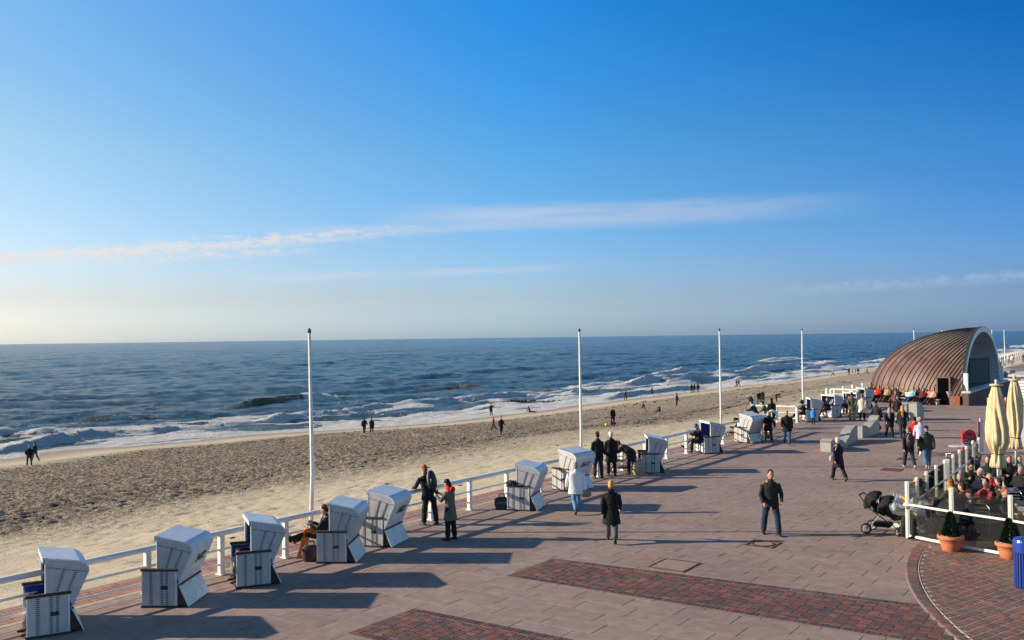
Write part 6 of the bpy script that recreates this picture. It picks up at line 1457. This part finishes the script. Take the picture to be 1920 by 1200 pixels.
C0 = cafe_chair(); chairs = [(1765, 1000, 40, 'aluminium chair at the corner table with a navy jacket'), (1838, 1010, 150, 'empty aluminium chair behind the glass right of the first potted conifer'), (1850, 985, 190, 'aluminium chair one row behind the empty one'), (1880, 990, 230, 'aluminium chair with a red seat near the second conifer'),
      (1822, 975, 60, 'aluminium chair behind the middle post of the glass front'), (1905, 975, 170, 'aluminium chair at the right edge behind the parasol foot'), (1862, 940, 200, 'aluminium chair right of the bald man'), (1786, 880, 60, 'aluminium chair outside near the far pale table'), (1820, 865, 200, 'aluminium chair beside the red board'), (1915, 940, 150, 'aluminium chair under the man at the right edge')]
for i, (x, y, yw, lab) in enumerate(chairs):
    t = C0 if i == 0 else copy_tree(C0); t['label'] = lab; t.location = at(x, y); t.rotation_euler = (0, 0, R(yw))
    if i == 3:
        for ch in t.children:
            if ch.name.startswith('seat'): ch.data = ch.data.copy(); ch.data.materials[0] = seat_red
crumple('navy jacket hung over the chair by the corner table', 'hung_jacket', 'jacket', at(1765, 1000) + Vector((0, 0, .62)), cloth((.02, .03, .08)), (.20, .30, .34), 40, .05, 9)
t = thing('folding_table', 'folding table frame with crossed pale legs inside the corner of the glass screen', 'table', at(1728, 985), 10)
for s_ in (-1, 1): b = MB(); b.tube([(-s_ * .35, .0, .72), (s_ * .35, .0, .03)], .02, 6); b.build('leg', wood_w, t)
b = MB(); b.box((0, 0, .74), (.85, .5, .03), None, .01); b.build('table_top', board, t)
t = thing('serving_cart', 'dark framed serving cart left of the front parasol', 'cart', at(1846, 893), -10)
for x in (-.32, .32):
    for y in (-.22, .22): b = MB(); b.box((x, y, .45), (.03, .03, .9)); b.build('leg', bag_black, t)
for z in (.25, .88): MB().box((0, 0, z), (.68, .48, .03)).build('shelf', M('grey_shelf', (.25, .26, .26), .4), t)
# people of the cafe: (head px, head py, seated head height)
def seated(label, hx, hy, yaw, z=1.27, pose='sit', **kw):
    p = at(hx, hy, z); p.z = 0; return person(label, p - Vector((-math.sin(R(yaw)), math.cos(R(yaw)), 0)) * (.0 if pose != 'sit_fwd' else .22), yaw, pose, kw.pop('h', 1.74), lod=1, **kw)
seated('dark haired woman with sunglasses resting her chin, at the cafe', 1820, 872, 170, pose='sit_fwd', top=(.05, .045, .035), legs=BLACK, hair=HD, hairlen=.1, glasses=True)
seated('grey haired person in a dark cardigan facing us at the cafe', 1800, 893, 150, pose='sit_fwd', top=(.03, .03, .04), legs=BLACK, hair=HG)
seated('white haired person in navy at the cafe seen from the side', 1835, 886, 100, top=NAVY, legs=BLACK, hair=HW)
seated('bald man with a red collar, back to us, at the cafe', 1852, 895, 60, top=(.03, .03, .028), legs=BLACK, hair=None, collar=RED, skin=SKIN_RED, wide=1.2)
seated('person in a brown coat with a yellow hood, back to us, at the cafe', 1779, 905, 20, top=(.14, .09, .04), legs=BLACK, hair=HR, collar=(.75, .42, .01), wide=1.2)
seated('elderly man in a black coat at the right picture edge of the cafe', 1912, 883, 110, top=BLACK, legs=BLACK, hair=HG, wide=1.3, skin=SKIN_RED)
seated('long haired child close behind the middle post of the glass front', 1782, 932, 30, z=1.05, h=1.38, top=(.10, .05, .03), legs=NAVY, hair=(.20, .10, .04), hairlen=.16)
seated('person in a navy jacket behind the middle post of the glass front', 1815, 925, 60, top=(.015, .02, .05), legs=NAVY, hair=HB, hat=(.05, .01, .015))
seated('person in dark clothes partly hidden by the front parasol', 1893, 862, 160, top=BLACK, legs=BLACK, hair=HB)
seated('person in a green brown jacket sitting at the cafe right of the bald man', 1868, 905, 80, top=(.035, .04, .03), legs=BLACK, hair=HB)
seated('person with a yellow vest sitting at the outer left side of the glass screen', 1716, 903, 30, top=(.70, .38, .01), legs=(.05, .04, .03), hair=HR, wide=1.1)
f_wb = seated('person in a white jacket leaning forward beside the black pushchair', 1713, 921, 112, pose='sit_fwd', top=WHITE, legs=(.03, .03, .025), hair=HR, hat=WHITE, wide=1.15)
seated('dark haired person seated at the far end of the cafe terrace', 1812, 845, 150, top=(.05, .02, .03), legs=BLACK, hair=HD)
seated('person in a dark green jacket at the cafe behind the serving cart', 1852, 862, 150, top=(.03, .045, .03), legs=BLACK, hair=HB)
seated('person in a red brown jumper at the cafe beside the bald man', 1846, 905, 120, top=(.30, .04, .04), legs=BLACK, hair=HD)
seated('person in black with a grey scarf at the cafe right of the rear parasol pole', 1912, 862, 170, top=BLACK, legs=BLACK, hair=HB, scarf=(.3, .3, .28))
seated('person in a dark coat seated low behind the second conifer', 1888, 925, 200, top=(.03, .03, .035), legs=BLACK, hair=HR)
seated('person in a maroon jumper next to the yellow hooded brown coat', 1800, 912, 40, top=(.16, .02, .03), legs=BLACK, hair=HB)
seated('person in grey at the far table beside the red board', 1828, 838, 120, top=(.12, .12, .13), legs=BLACK, hair=HG)
t = tote('pale blue and white bag held by the person beside the pushchair', at(1683, 985) + Vector((0, 0, .42)), 20, M('pale_blue_bag', (.32, .50, .62), .6, bump=.3), .9)
t = thing('planter_box', 'grey box bench with a cream skirting outside the glass corner', 'bench', at(1697, 988), -34)
MB().box((0, .2, .30), (.55, 1.0, .34), None, .01).build('box', M('dark_grey_panel', (.09, .10, .10), .6), t); MB().box((0, .2, .07), (.60, 1.05, .14), None, .01).build('skirting', cream_p, t)

# ================================================================== BAKE
bpy.context.view_layer.update(); dg = bpy.context.evaluated_depsgraph_get()
_done = {}
for o in JOBS:
    me = bpy.data.meshes.new_from_object(o.evaluated_get(dg)); _done[o.name] = me
for o in JOBS:
    m_ = o.data.materials[0]; me = _done[o.name]; o.modifiers.clear(); o.data = me
    if not me.materials: me.materials.append(m_)
